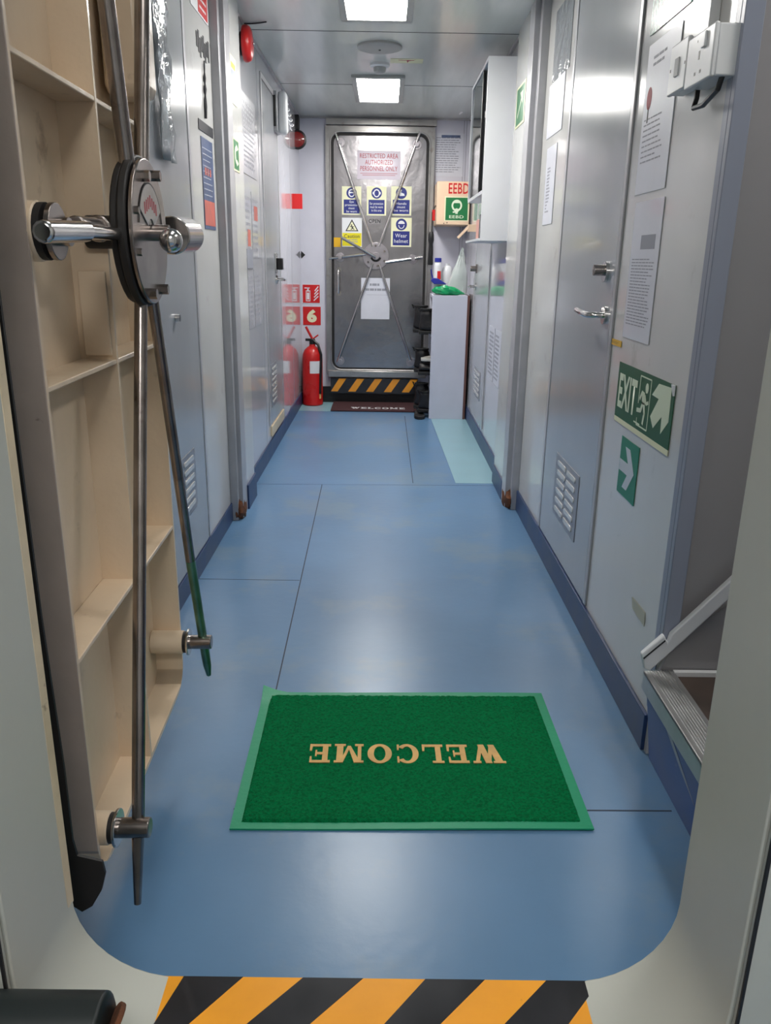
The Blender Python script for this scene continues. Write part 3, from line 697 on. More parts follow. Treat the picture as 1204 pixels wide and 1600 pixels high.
# ---- signs on the far door
def sign(name, fr_at, px0, py0, px1, py1, plane, val, label, board, cat='sign', group=None, th=.0015, fac='far', lift=0):
    """sign board whose corners are seen at two pixels; returns (thing, local frame centred on it, width, height)"""
    a, b = P(px0, py0, plane, val), P(px1, py1, plane, val)
    c = (a+b)/2
    if fac == 'far': u = Vector((1, 0, 0)); w_ = abs(b.x-a.x)
    elif fac == 'left': u = Vector((0, 1, 0)); w_ = abs(b.y-a.y)
    else: u = Vector((0, -1, 0)); w_ = abs(b.y-a.y)
    h_ = abs(a.z-b.z)
    f0 = Fr(c, u, (0, 0, 1)); c = c + f0.n*lift
    t = thing(name, label, cat, (c.x, c.y, c.z), group=group)
    f = Fr((0, 0, 0), u, (0, 0, 1))
    part('sign_board' if cat == 'sign' else 'sheet', board, t, lambda bm: rect(bm, f, -w_/2, w_/2, -h_/2, h_/2, 0, th), smooth=0)
    return t, f, w_, h_
ZS = DFY-.001
t, f, w_, h_ = sign('restricted_area_sign', None, 558, 235, 625, 281, 'Y', ZS, 'faded pink sign reading RESTRICTED AREA AUTHORIZED PERSONNEL ONLY', M['pinksign'])
for ln_, zz_, ww_ in (('RESTRICTED AREA', .32, .88), ('AUTHORIZED', .10, .64), ('PERSONNEL ONLY', -.12, .86)): text(f, ln_, 0, h_*zz_, w_*ww_, h_*.165, .002, M['pinkred'], t, bold=.006)
part('printed_lines', M['pinkred'], t, lambda bm: (rect(bm, f, -w_*.43, w_*.43, -h_*.30, -h_*.285, .0015, .002), rect(bm, f, -w_*.38, w_*.38, -h_*.36, -h_*.345, .0015, .002)), smooth=0)
def ppe(px0, py0, px1, py1, label, body, kind, rows):
    t, f, w_, h_ = sign('safety_sign', None, px0, py0, px1, py1, 'Y', ZS, label, M['cream2'] if kind != 'warn' else M['signw'], group='safety signs on the far door')
    if kind == 'warn':
        part('text_panel', M['yellow'], t, lambda bm: rect(bm, f, -w_*.48, w_*.48, -h_*.47, -h_*.02, .0015, .002), smooth=0)
        part('pictogram', M['inkd'], t, lambda bm: poly(bm, f, [(-w_*.33, h_*.04), (w_*.33, h_*.04), (0, h_*.45)], .0015, .002), smooth=0)
        part('pictogram_field', M['cream2'], t, lambda bm: poly(bm, f, [(-w_*.25, h_*.07), (w_*.25, h_*.07), (0, h_*.38)], .002, .0024), smooth=0)
        part('falling_figure', M['inkd'], t, lambda bm: (disc(bm, f, -w_*.02, h_*.25, w_*.035, w_*.035, .0024, .0028), line(bm, f, (-w_*.02, h_*.22), (w_*.04, h_*.14), w_*.06, .0024, .0028), line(bm, f, (w_*.04, h_*.14), (-w_*.06, h_*.10), w_*.04, .0024, .0028), line(bm, f, (w_*.04, h_*.14), (w_*.12, h_*.10), w_*.04, .0024, .0028), line(bm, f, (-w_*.1, h_*.2), (w_*.1, h_*.19), w_*.035, .0024, .0028)), smooth=0)
        text(f, body, 0, -h_*.13, w_*.78, h_*.13, .0024, M['inkd'], t, bold=.01)
        part('printed_lines', M['ink'], t, lambda bm: lines(bm, f, w_, h_, 2, x0=-.3, x1=.35, z0=-.36, z1=-.22, th=.45, d=.0022), smooth=0)
        return
    part('text_panel', M['blue'], t, lambda bm: rect(bm, f, -w_*.41, w_*.41, -h_*.45, h_*.04, .0015, .002), smooth=0)
    part('pictogram_disc', M['blue'], t, lambda bm: disc(bm, f, 0, h_*.27, w_*.27, w_*.27, .0015, .002), smooth=0)
    def pic(bm):
        cz = h_*.27; r = w_*.27
        if kind == 'hand':
            poly(bm, f, [(-r*.5, cz-r*.1), (-r*.15, cz+r*.6), (r*.1, cz+r*.55), (-r*.05, cz+r*.1), (r*.5, cz-r*.1), (r*.6, cz-r*.45), (-r*.3, cz-r*.5)], .002, .0024)
        elif kind == 'helmet':
            poly(bm, f, [(-r*.6, cz+r*.1)]+[(r*.6*math.cos(a), cz+r*.1+r*.55*math.sin(a)) for a in [PI-PI*k/10 for k in range(11)]], .002, .0024)
            ringp(bm, f, 0, cz-.1*r, r*.42, r*.5, r*.55, r*.62, .002, .0024, PI, 2*PI, 10)
        else:
            ringp(bm, f, 0, cz-r*.02, r*.42, r*.52, r*.62, r*.72, .002, .0024, 0, 2*PI, 18)
            if kind == 'eye': poly(bm, f, [(-r*.5, cz+r*.2), (r*.5, cz+r*.2), (r*.4, cz-r*.1), (0, cz), (-r*.4, cz-r*.1)], .002, .0025)
            else: disc(bm, f, -r*.62, cz, r*.16, r*.26, .002, .0026, 10); disc(bm, f, r*.62, cz, r*.16, r*.26, .002, .0026, 10)
    part('pictogram', M['signw'], t, pic, smooth=0)
    text(f, body, 0, -h_*.205, w_*.68, h_*.10*rows+.02*h_, .0024, M['signw'], t, bold=.005)
ppe(534, 291, 564, 336, 'blue eye protection sign, leftmost of the upper row on the steel door', 'Eye\nprotection\nmust\nbe worn', 'eye', 4)
ppe(573, 291, 603, 337, 'blue ear protection sign, middle of the upper row on the steel door', 'Ear protection\nmust be worn\nin this area', 'ear', 3)
ppe(611, 291, 642, 337, 'blue hand protection sign, rightmost of the upper row on the steel door', 'Hands\nmust\nbe worn', 'hand', 3)
ppe(534, 340, 565, 386, 'yellow Caution sign with warning triangle on the steel door', 'Caution', 'warn', 2)
ppe(611, 340, 642, 386, 'blue Wear helmet sign at the lower right on the steel door', 'Wear\nhelmet', 'helmet', 3)
t, f, w_, h_ = sign('open_label', None, 575, 341, 595, 350, 'Y', ZS, 'small black stencilled word between the signs on the steel door', M['stain'], th=.0004)
text(f, 'OPEN', 0, 0, w_*.9, h_*.7, .0008, M['inkd'], t, bold=.02)
t, f, w_, h_ = sign('yellow_sticker', None, 520, 371, 532, 386, 'Y', ZS, 'small slanted yellow sticker left of the lever on the steel door', M['tag'])
t, f, w_, h_ = sign('paper_notice', None, 564, 434, 608, 499, 'Y', ZS, 'smudged white paper taped low on the steel door', M['paper'], cat='paper')
part('printed_heading', M['ink'], t, lambda bm: lines(bm, f, w_, h_, 1, x0=-.2, x1=.3, z0=.30, z1=.38, th=.7), smooth=0)
part('printed_lines', M['ink'], t, lambda bm: lines(bm, f, w_, h_, 1, x0=-.35, x1=.42, z0=.18, z1=.26, th=.7), smooth=0)
part('fold_line', M['ink'], t, lambda bm: (rect(bm, f, -w_*.3, w_*.45, h_*.09, h_*.095, .0015, .002),), smooth=0)

# =================================================================== generic printed sheets
def sheet(px0, py0, px1, py1, plane, val, fac, label, rows, mt=None, name='paper_notice', group=None, **k):
    t, f, w_, h_ = sign(name, None, px0, py0, px1, py1, plane, val, label, mt or M['paper'], cat='paper', fac=fac, group=group)
    if rows: part('printed_lines', M['ink'], t, lambda bm: lines(bm, f, w_, h_, rows, **k), smooth=0)
    return t, f, w_, h_
t, f, w_, h_ = sheet(678, 208, 722, 276, 'Y', FARY-.002, 'far', 'white printed notice on the end wall right of the steel door', 16, th=.35)
part('header_bar', M['poster'], t, lambda bm: rect(bm, f, -w_*.25, w_*.38, h_*.40, h_*.46, .0016, .002), smooth=0)

# fire signs on the far wall
t, f, w_, h_ = sign('fire_extinguisher_sign', None, 472, 444, 500, 474, 'Y', FARY-.002, 'red sign with extinguisher and flame pictograms on the end wall', M['signw'])
part('red_field', M['red'], t, lambda bm: rect(bm, f, -w_*.48, w_*.48, -h_*.48, h_*.48, .0015, .002), smooth=0)
def exting(bm):
    x = -w_*.18
    ringp(bm, f, x, 0, .0, .0, .001, .001, .002, .0024, 0, 1, 1)
    for (a, b, c, d) in ((-.13, -.09, -.38, .16), (.09, .13, -.38, .16), (-.13, .13, -.40, -.35), (-.13, .13, .12, .18), (-.04, .04, .18, .32), (-.2, .1, .28, .33), (-.06, .06, -.3, .06)): rect(bm, f, x+a*w_, x+b*w_, c*h_, d*h_, .002, .0024)
part('extinguisher_pictogram', M['signw'], t, exting, smooth=0)
part('flame_pictogram', M['signw'], t, lambda bm: [line(bm, f, (w_*(.14+.02*k), -h_*(.36-.17*k)), (w_*(.40), -h_*(.12-.17*k)), h_*.055, .002, .0024) for k in range(4)], smooth=0)
t, f, w_, h_ = sign('number_sign', None, 473, 479, 501, 508, 'Y', FARY-.002, 'red square sign with pale number 6 above the extinguisher', M['red'])
text(f, '6', 0, 0, w_*.56, h_*.72, .002, M['cream2'], t, bold=.06)

# =================================================================== FIRE EXTINGUISHER
ep = P(481, 632, 'Z', 0); ex, ey = LEFT_F+.098, 6.66
e = thing('fire_extinguisher', 'red fire extinguisher standing in the far left corner', 'fire extinguisher', (ex, ey, 0))
R_ = .085
part('cylinder', M['redp'], e, lambda bm: lathe(bm, [(R_*.9, 0), (R_, .01), (R_, .06), (R_*.985, .065), (R_*.985, .38), (R_*.93, .42), (R_*.75, .455), (R_*.45, .478), (.026, .485), (.024, .50)]))
part('valve', M['black'], e, lambda bm: (cyl(bm, (0, 0, .495), (0, 0, .54), .024), box(bm, -.055, .02, -.012, .012, .525, .545)), bevel=.002)
part('handle', M['redp'], e, lambda bm: (tube(bm, [(0, 0, .545), (-.03, 0, .60), (-.05, 0, .64)], .010), tube(bm, [(.01, 0, .545), (.05, 0, .575)], .006)))
part('hose', M['black'], e, lambda bm: tube(bm, [(.01, -.01, .53), (.05, -.03, .50), (.075, -.045, .42), (.072, -.055, .3), (.068, -.055, .18), (.066, -.055, .10)], .011))
part('hose_tip', M['gold'], e, lambda bm: cyl(bm, (.066, -.055, .06), (.066, -.055, .11), .008))
def lab(bm):
    n = 8
    for k in range(n):
        a0, a1 = math.radians(-100+60*k/n), math.radians(-100+60*(k+1)/n); r = R_*.99
        vs = [bm.verts.new((r*math.cos(a), r*math.sin(a), z)) for a, z in ((a0, .27), (a1, .27), (a1, .37), (a0, .37))]; bm.faces.new(vs)
part('paper_label', M['signw'], e, lab)

# =================================================================== things high on the left and in the far left corner
b_ = thing('alarm_bell', 'red round alarm bell high on the left wall', 'alarm bell', (LEFT_F, 4.20, P(376, 68, 'Y', 4.2).z))
part('bell_base', M['black'], b_, lambda bm: cyl(bm, (0, 0, 0), (.018, 0, 0), .05))
part('bell_dome', M['redp'], b_, lambda bm: lathe(bm, [(.074, .014), (.078, .022), (.077, .034), (.07, .046), (.055, .053), (.03, .056), (.004, .057)], ax=(1, 0, 0)))
part('bell_nut', M['chrome'], b_, lambda bm: sph(bm, (.060, 0, 0), .007))
em = thing('emergency_light', 'white rounded emergency light on the far left wall', 'emergency light', (LEFT_F, 5.38, P(437, 177, 'Y', 5.38).z))
part('bracket', M['alu'], em, lambda bm: box(bm, 0, .026, -.09, .09, -.11, .11), bevel=.004)
part('body', M['plastic'], em, lambda bm: box(bm, .022, .078, -.05, .05, -.118, .118), bevel=.022)
part('switch', M['black'], em, lambda bm: box(bm, .0, .018, -.098, -.091, -.085, .085), bevel=.002)
cb = tag(part('coiled_cable', M['plastic'], None, lambda bm: tube(bm, [(LEFT_F+.045+.013*math.cos(a), 5.60+a*.012, 2.10+.013*math.sin(a)-.003*a) for a in [k*.5 for k in range(60)]], .003, 6)), 'white coiled cable beside the emergency light', 'cable')
tp_ = P(465, 219, 'Y', 6.55)
tr = thing('signal_torch', 'black torch with dark red lens hanging in the far left corner', 'torch', tuple(tp_))
part('handle', M['black'], tr, lambda bm: box(bm, -.045, .012, -.01, .05, .07, .175), bevel=.006)
part('head', M['black'], tr, lambda bm: lathe(bm, [(.045, .08), (.05, .06), (.066, 0), (.068, -.03), (.062, -.034)], ax=(0, 1, 0)))
part('lens', M['redlens'], tr, lambda bm: lathe(bm, [(.058, -.028), (.05, -.040), (.025, -.048), (.001, -.050)], ax=(0, 1, 0)))
part('strap', M['plastic'], tr, lambda bm: tube(bm, [(-.02, 0, .055), (.0, 0, .07), (.03, 0, .055)], .004))
q0, q1 = P(452, 302, 'Y', 6.25), P(466, 327, 'Y', 6.25)
rs = thing('projecting_sign', 'small red sign projecting from the far left wall', 'sign', (LEFT_F, 6.25, (q0.z+q1.z)/2))
part('sign_board', M['red'], rs, lambda bm: box(bm, 0, .075, -.004, .004, -.052, .052), bevel=.001)
hk_ = P(462, 398, 'Y', FARY-.003)
o = tag(part('diamond_sticker', M['black'], None, lambda bm: poly(bm, fr_far(-.684, hk_.z, FARY-.001), [(-.004, 0), (0.0, .03), (.032, 0), (0.0, -.03)], 0, .002), smooth=0), 'black diamond shaped sticker on the end wall by the left corner', 'sticker')
# signs on the narrow left strip (x about 360)
def picsign(name, px0, py0, px1, py1, val, fac, label, board):
    return sign(name, None, px0, py0, px1, py1, 'X', val, label, board, fac=fac)
t, f, w_, h_ = picsign('framed_sign', 358, 82, 370, 168, LPF+.001, 'left', 'tall laminated safety sign above the green arrow sign at the left wall step', M['cream2'])
part('picture_field', M['poster'], t, lambda bm: rect(bm, f, -w_*.36, w_*.36, -h_*.32, h_*.2, .0015, .002), smooth=0)
part('yellow_band', M['yellow'], t, lambda bm: rect(bm, f, -w_*.36, w_*.36, h_*.24, h_*.36, .0015, .002), smooth=0)
t, f, w_, h_ = picsign('green_arrow_sign', 363, 213, 374, 271, LPF+.001, 'left', 'green emergency sign with curved arrow at the left wall step', M['cream2'])
part('green_field', M['green'], t, lambda bm: rect(bm, f, -w_*.42, w_*.42, -h_*.44, h_*.44, .0015, .002), smooth=0)
part('arrow', M['glow'], t, lambda bm: (ringp(bm, f, 0, 0, w_*.12, h_*.16, w_*.3, h_*.28, .002, .0024, math.radians(90), math.radians(270), 12), poly(bm, f, [(0, h_*.12), (0, h_*.34), (w_*.38, h_*.22)], .002, .0024), poly(bm, f, [(0, -h_*.12), (0, -h_*.34), (w_*.38, -h_*.22)], .002, .0024)), smooth=0)
# notice sheets on the far left wall
XL = LEFT_F+.001
gname = 'laminated notices on the far left wall'
def ls(y0, y1, z0, z1, label, rows, mt=None, group=gname):
    t = thing('paper_notice', label, 'paper', (XL, (y0+y1)/2, (z0+z1)/2), group=group); f = Fr((0, 0, 0), (0, 1, 0), (0, 0, 1)); w_, h_ = y1-y0, z1-z0
    part('sheet', mt or M['paperf'], t, lambda bm: rect(bm, f, -w_/2, w_/2, -h_/2, h_/2, 0, .0015), smooth=0)
    part('printed_lines', M['inkf'], t, lambda bm: lines(bm, f, w_, h_, rows, th=.45), smooth=0)
    return t, f, w_, h_
ls(4.14, 4.56, 1.56, 1.92, 'large faded notice below the alarm bell on the left wall', 14)
t, f, w_, h_ = ls(4.14, 4.33, 1.17, 1.49, 'narrow notice with red patch, nearer of the middle pair on the left wall', 9)
part('red_patch', M['posterr'], t, lambda bm: rect(bm, f, -w_*.2, w_*.25, -h_*.33, -h_*.08, .002, .0024), smooth=0)
t, f, w_, h_ = ls(4.35, 4.58, 1.17, 1.49, 'narrow notice with coloured picture, farther of the middle pair on the left wall', 9)
part('blue_patch', M['posterr'], t, lambda bm: rect(bm, f, -w_*.2, w_*.3, h_*.08, h_*.3, .002, .0024), smooth=0)
o = thing('grey_label', 'small dark grey label between the notices on the left wall', 'label', (XL, 4.24, 1.165)); part('sheet', M['ink'], o, lambda bm: box(bm, 0, .004, -.09, .09, -.045, .045))
ls(4.16, 4.34, .82, 1.11, 'lower laminated notice nearer the step, on the far left wall', 10)
ls(4.36, 4.58, .82, 1.11, 'lower laminated notice beside the grey door, on the far left wall', 10)
# left near wall papers
XN = LEFT_N+.001
def ln_(name, ya, yb, za, zb, label, board):
    t = thing(name, label, 'sign', (XN, (ya+yb)/2, (za+zb)/2)); f = Fr((0, 0, 0), (0, 1, 0), (0, 0, 1)); w_, h_ = yb-ya, zb-za
    part('sign_board', board, t, lambda bm: rect(bm, f, -w_/2, w_/2, -h_/2, h_/2, 0, .0015), smooth=0)
    return t, f, w_, h_
t, f, w_, h_ = ln_('no_smoking_sign', 3.21, 3.50, 2.02, 2.18, 'small white and red prohibition sign high on the near left wall', M['signw'])
part('red_field', M['red'], t, lambda bm: rect(bm, f, -w_*.1, w_*.46, -h_*.46, h_*.46, .0015, .002), smooth=0)
part('prohibition_ring', M['red'], t, lambda bm: (ringp(bm, f, -w_*.3, h_*.1, w_*.10, w_*.10, w_*.16, w_*.16, .0015, .002), line(bm, f, (-w_*.4, h_*.2), (-w_*.2, 0), .006, .0015, .002)), smooth=0)
part('printed_lines', M['signw'], t, lambda bm: lines(bm, f, w_, h_, 3, x0=-.02, x1=.40, z0=-.4, z1=.1, d=.0021), smooth=0)
za, zb = P(305, 52, 'X', XN), P(326, 92, 'X', XN)
st = tag(part('black_sticker', M['inkd'], None, lambda bm: [rect(bm, Fr((XN, (za.y+zb.y)/2, (za.z+zb.z)/2-.0), (0, 1, 0), (0, 0, 1)), -.10+k*.028, -.10+k*.028+.020, -.02-.012*(k % 3), .02+.010*((k+1) % 3), 0, .0012) for k in range(8)], smooth=0), 'black cut out sticker high on the near left wall', 'sticker')
sc_ = tag(part('hanging_strip', M['inkd'], None, lambda bm: tube(bm, [(XN+.004, P(317+.3*k, 95+k*9, 'X', XN).y, P(317+.3*k, 95+k*9, 'X', XN).z) for k in range(11)], [.003, .004, .003, .006, .004, .007, .004, .006, .007, .006, .005], 6)), 'thin black strip hanging above the dark label on the left wall', 'strip')
za_ = P(330, 200, 'X', XN).z; zb_l = P(330, 215, 'X', XN).z
t, f, w_, h_ = ln_('dark_label', 3.24, 3.50, zb_l, za_, 'dark grey rectangular label above the blue poster', M['inkd'])
t, f, w_, h_ = sign('poster', None, 313, 212, 337, 360, 'X', XN, 'tall blue and red poster on the near left wall', M['poster'], cat='paper', fac='left')
part('red_panel', M['posterr'], t, lambda bm: rect(bm, f, -w_*.46, w_*.46, -h_*.46, -h_*.18, .0015, .002), smooth=0)
part('printed_lines', M['paper'], t, lambda bm: lines(bm, f, w_, h_, 9, th=.15, z0=-.15, z1=.42), smooth=0)
for a_ in (-.3, -.1, .12): part('orange_mark', M['posterr'], t, lambda bm: rect(bm, f, w_*a_, w_*(a_+.12), h_*.10, h_*.18, .002, .0024), smooth=0)
ps = thing('plastic_sleeve', 'crinkled clear plastic sleeve hanging on the left wall beside the steel door', 'plastic sleeve', (LEFT_N+.012, P(251, 100, 'X', -.688).y-.06, P(251, 100, 'X', -.688).z))
def slv(bm):
    nx, nz = 6, 14; V = []
    for j in range(nz+1): V.append([bm.verts.new((.004+random.uniform(-.006, .01), -.02+.16*i/nx, -.27+.60*j/nz)) for i in range(nx+1)])
    for j in range(nz):
        for i in range(nx): bm.faces.new((V[j][i], V[j][i+1], V[j+1][i+1], V[j+1][i]))
slo = part('sleeve_sheet', M['sleeve'], ps, slv); sm_ = slo.modifiers.new('s', 'SOLIDIFY'); sm_.thickness = .0012

# =================================================================== RIGHT SIDE notices and signs
XR_ = RIGHT_N-.0012
t, f, w_, h_ = sign('exit_sign', None, 966, 565, 1052, 700, 'X', XR_, 'green EXIT sign with running figure and arrow on the right wall', M['dgreen'], fac='right')
# measured rectangle of the sign on the wall
for o_ in list(t.children): bpy.data.objects.remove(o_)
t.location = (XR_, 2.05, .830)
w_, h_ = .455, .152
part('sign_board', M['dgreen'], t, lambda bm: rect(bm, f, -w_/2, w_/2, -h_/2, h_/2, 0, .0015), smooth=0)
part('white_edge', M['cream2'], t, lambda bm: rect(bm, f, -w_/2, w_/2, -h_/2-.014, -h_/2, 0, .0018), smooth=0)
part('curled_corner', M['signw'], t, lambda bm: poly(bm, f, [(w_*.46, h_*.5), (w_*.5, h_*.5), (w_*.5, h_*.34)], .0015, .006), smooth=0)
text(f, 'EXIT', -w_*.28, 0, w_*.36, h_*.62, .002, M['glow'], t, bold=.03)
def runman(bm):
    a0, a1, b0, b1 = w_*-.055, w_*.135, -h_*.42, h_*.42; lw = .0035
    line(bm, f, (a0, b1), (a1, b1), lw, .0015, .002); line(bm, f, (a1, b1), (a1, b0), lw, .0015, .002); line(bm, f, (a0, b0), (a1, b0), lw, .0015, .002)
    line(bm, f, (a0, b1), (a0, -h_*.05), lw, .0015, .002); line(bm, f, (a0, b0), (a0, -h_*.3), lw, .0015, .002); line(bm, f, (a0-w_*.05, b0+.004), (a0+w_*.06, b0+.004), lw, .0015, .002)
part('door_outline', M['glow'], t, runman, smooth=0)
def man(bm):
    d0, d1 = .002, .0024
    disc(bm, f, w_*.075, h_*.26, w_*.026, h_*.085, d0, d1)
    poly(bm, f, [(-w_*.005, h_*.19), (w_*.045, h_*.17), (w_*.065, -h_*.02), (w_*.015, -h_*.03)], d0, d1)
    line(bm, f, (w_*.0, h_*.16), (-w_*.035, h_*.03), w_*.020, d0, d1); line(bm, f, (w_*.05, h_*.13), (w_*.08, -h_*.0), w_*.02, d0, d1); line(bm, f, (w_*.08, h_*.0), (w_*.12, h_*.04), w_*.02, d0, d1)
    line(bm, f, (w_*.03, -h_*.0), (w_*.0, -h_*.16), w_*.028, d0, d1); line(bm, f, (w_*.0, -h_*.15), (-w_*.07, -h_*.17), w_*.024, d0, d1)
    line(bm, f, (w_*.045, -h_*.0), (w_*.07, -h_*.18), w_*.028, d0, d1); line(bm, f, (w_*.07, -h_*.16), (w_*.055, -h_*.36), w_*.024, d0, d1)
part('running_figure', M['glow'], t, man, smooth=0)
def uparrow(bm):
    # thick arrow pointing up and to the right
    pts = [(.666, .30), (.757, .08), (.95, .06), (.96, .585), (.862, .83), (.853, .56), (.737, .81), (.674, .65), (.778, .315)]
    poly(bm, f, [((u-.5)*w_, (.5-v)*h_) for u, v in pts], .0015, .002)
part('arrow', M['glow'], t, uparrow, smooth=0)
t, f, w_, h_ = sign('arrow_sign', None, 970, 682, 996, 786, 'X', XR_, 'small teal sign with white arrow below the EXIT sign', M['teal'], fac='right')
for o_ in list(t.children): bpy.data.objects.remove(o_)
t.location = (XR_, 2.104, .634); w_ = h_ = .158
part('sign_board', M['teal'], t, lambda bm: rect(bm, f, -w_/2, w_/2, -h_/2, h_/2, 0, .0015), smooth=0)
part('arrow', M['cyan'], t, lambda bm: poly(bm, f, [(-w_*.48, h_*.10), (w_*.0, h_*.10), (-w_*.22, h_*.36), (w_*.04, h_*.36), (w_*.36, 0), (w_*.04, -h_*.36), (-w_*.22, -h_*.36), (w_*.0, -h_*.10), (-w_*.48, -h_*.10)], .0015, .002), smooth=0)
# papers beside the right door
def rs_(ya, yb, za, zb, label, rows, mt=None, name='paper_notice', **k):
    t = thing(name, label, 'paper', (XR_, (ya+yb)/2, (za+zb)/2)); f = Fr((0, 0, 0), (0, -1, 0), (0, 0, 1)); w_, h_ = yb-ya, zb-za
    part('sheet', mt or M['paper'], t, lambda bm: rect(bm, f, -w_/2, w_/2, -h_/2, h_/2, 0, .0015), smooth=0)
    if rows: part('printed_lines', M['ink'], t, lambda bm: lines(bm, f, w_, h_, rows, **k), smooth=0)
    return t, f, w_, h_
t, f, w_, h_ = rs_(2.06, 2.30, 1.345, 1.70, 'white printed notice with small red picture below the green sheet', 9, z0=-.30, z1=.02, x1=.30, th=.28)
part('letterhead', M['ink'], t, lambda bm: lines(bm, f, w_, h_, 2, z0=.33, z1=.42, x0=-.3, x1=.3, th=.4), smooth=0)
part('red_picture', M['pinkred'], t, lambda bm: disc(bm, f, -w_*.32, h_*.14, w_*.08, h_*.075, .0016, .002), smooth=0)
part('picture_stem', M['inkd'], t, lambda bm: rect(bm, f, -w_*.335, -w_*.305, -h_*.02, h_*.09, .0016, .002), smooth=0)
t, f, w_, h_ = rs_(2.05, 2.28, .975, 1.325, 'crumpled plastic covered notice with grey table, above the EXIT sign', 22, z0=-.40, z1=.10, th=.35)
part('table_header', M['ink'], t, lambda bm: rect(bm, f, -w_*.15, w_*.35, h_*.16, h_*.26, .0016, .002), smooth=0)
rs_(2.02, 2.31, 1.725, 1.85, 'shiny faded green sheet at the top of the right wall', 0, M['ghost'], name='green_sheet')
t, f, w_, h_ = sign('yellow_tag', None, 955, 528, 970, 543, 'X', XR_, 'small yellow arrow tag on the frame of the right door', M['tag'], fac='right')
part('tag_lines', M['inkd'], t, lambda bm: lines(bm, f, w_, h_, 2, th=.2, z0=-.2, z1=.2), smooth=0)
ta, tb = P(985, 940, 'X', XR_), P(1010, 968, 'X', XR_)
tag(part('tape_remnant', M['tape'], None, lambda bm: poly(bm, fr_right((ta.y+tb.y)/2, (ta.z+tb.z)/2, XR_), [(-.06, .012), (.05, .016), (.055, -.02), (-.05, -.016)], 0, .001), smooth=0), 'strip of old yellowed tape low on the right wall', 'tape')
t, f, w_, h_ = rs_(3.42, 3.62, 1.32, 1.62, 'white printed list on the panel left of the right cabin door', 14, x0=-.3, x1=.1, z0=-.35, z1=.25, th=.5)
rs_(3.36, 3.66, 1.66, 1.86, 'blank plastic sheet above the printed list on the right wall', 0)
rs_(3.30, 3.62, 1.86, 2.12, 'shiny plastic sleeve at the top of the panel by the right cabin door', 0, M['ghost'] if 0 else M['sleeve'])
# green sign on the far right strip
t, f, w_, h_ = sign('green_arrow_sign', None, 808, 140, 818, 190, 'X', RPF-.0012, 'green sign with pale diagonal arrow on the right wall step', M['cream2'], fac='right')
part('green_field', M['green'], t, lambda bm: rect(bm, f, -w_*.42, w_*.42, -h_*.44, h_*.44, .0015, .002), smooth=0)
part('arrow', M['glow'], t, lambda bm: (line(bm, f, (-w_*.25, -h_*.25), (w_*.15, h_*.15), .014, .002, .0024), poly(bm, f, [(w_*.28, h_*.30), (w_*.28, -h_*.02), (-w_*.05, h_*.30)], .002, .0024)), smooth=0)
# lists on the far right wall near the floor
for (y0, y1, lb) in ((4.74, 4.98, 'printed list on the far right panel, farther of two'), (4.47, 4.71, 'printed list on the far right panel, nearer of two')):
    t = thing('paper_notice', lb, 'paper', (RIGHT_F-.0012, (y0+y1)/2, .645), group='lists on the far right panel'); f = Fr((0, 0, 0), (0, -1, 0), (0, 0, 1)); w_, h_ = y1-y0, .31
    part('sheet', M['paper'], t, lambda bm: rect(bm, f, -w_/2, w_/2, -h_/2, h_/2, 0, .0015), smooth=0)
    part('printed_lines', M['ink'], t, lambda bm: lines(bm, f, w_, h_, 11, th=.5), smooth=0)

# =================================================================== SOCKETS
def P3(px, py, x): return P(px, py, 'X', x)
XF = RIGHT_N-.052
sa, sb = P3(1074, 66, XF), P3(1113, 122, XF)
s2 = thing('wall_socket', 'white surface mounted switched socket high on the right wall', 'socket', (RIGHT_N, 1.87, 1.62))
near = P3(1113, 80, XF).y-1.87; far = P3(1074, 80, XF).y-1.87
ztop = P3(1113, 36, XF).z-1.62; zbot = P3(1110, 118, XF).z-1.62
part('mounting_box', M['plastic'], s2, lambda bm: box(bm, -.043, 0, near+.002, far-.002, zbot+.002, ztop-.002), bevel=.003)
part('face_plate', M['plastic'], s2, lambda bm: box(bm, -.052, -.043, near, far, zbot, ztop), bevel=.003)
cy_ = (near+far)/2; cz_ = (ztop+zbot)/2
part('rocker_switch', M['plastic'], s2, lambda bm: box(bm, -.057, -.052, cy_-.035, cy_-.015, cz_+.012, cz_+.04), bevel=.002)
for q_ in ((-.004, .004, -.004, .012), (-.018, -.010, -.030, -.024), (.010, .018, -.030, -.024), (.015, .019, .03, .034)): boxo('socket_hole', M['black'], s2, -.0524, -.051, cy_+q_[0], cy_+q_[1], cz_+q_[2], cz_+q_[3], smooth=0)
s1 = thing('wall_socket', 'white flat blanking outlet beside the switched socket', 'socket', (RIGHT_N, 2.0, 1.62))
XF1 = RIGHT_N-.040
n1 = P3(1071, 100, XF1).y-2.0; f1_ = P3(1046, 100, XF1).y-2.0; z1t = P3(1060, 66, XF1).z-1.62; z1b = P3(1058, 142, XF1).z-1.62
part('mounting_box', M['plastic'], s1, lambda bm: box(bm, -.030, 0, n1+.002, f1_-.002, z1b+.002, z1t-.002), bevel=.003)
part('face_plate', M['plastic'], s1, lambda bm: box(bm, -.040, -.030, n1, f1_, z1b, z1t), bevel=.003)
c1 = (n1+f1_)/2; zc1 = (z1t+z1b)/2
for q_ in ((f1_-.014, f1_-.008), (n1+.006, n1+.010)): boxo('screw', M['black'], s1, -.0404, -.039, q_[0], q_[1], zc1-.003, zc1+.003, smooth=0)
part('outlet', M['panel'], s1, lambda bm: box(bm, -.043, -.040, c1-.012, c1+.012, zc1-.018, zc1+.018), bevel=.001)
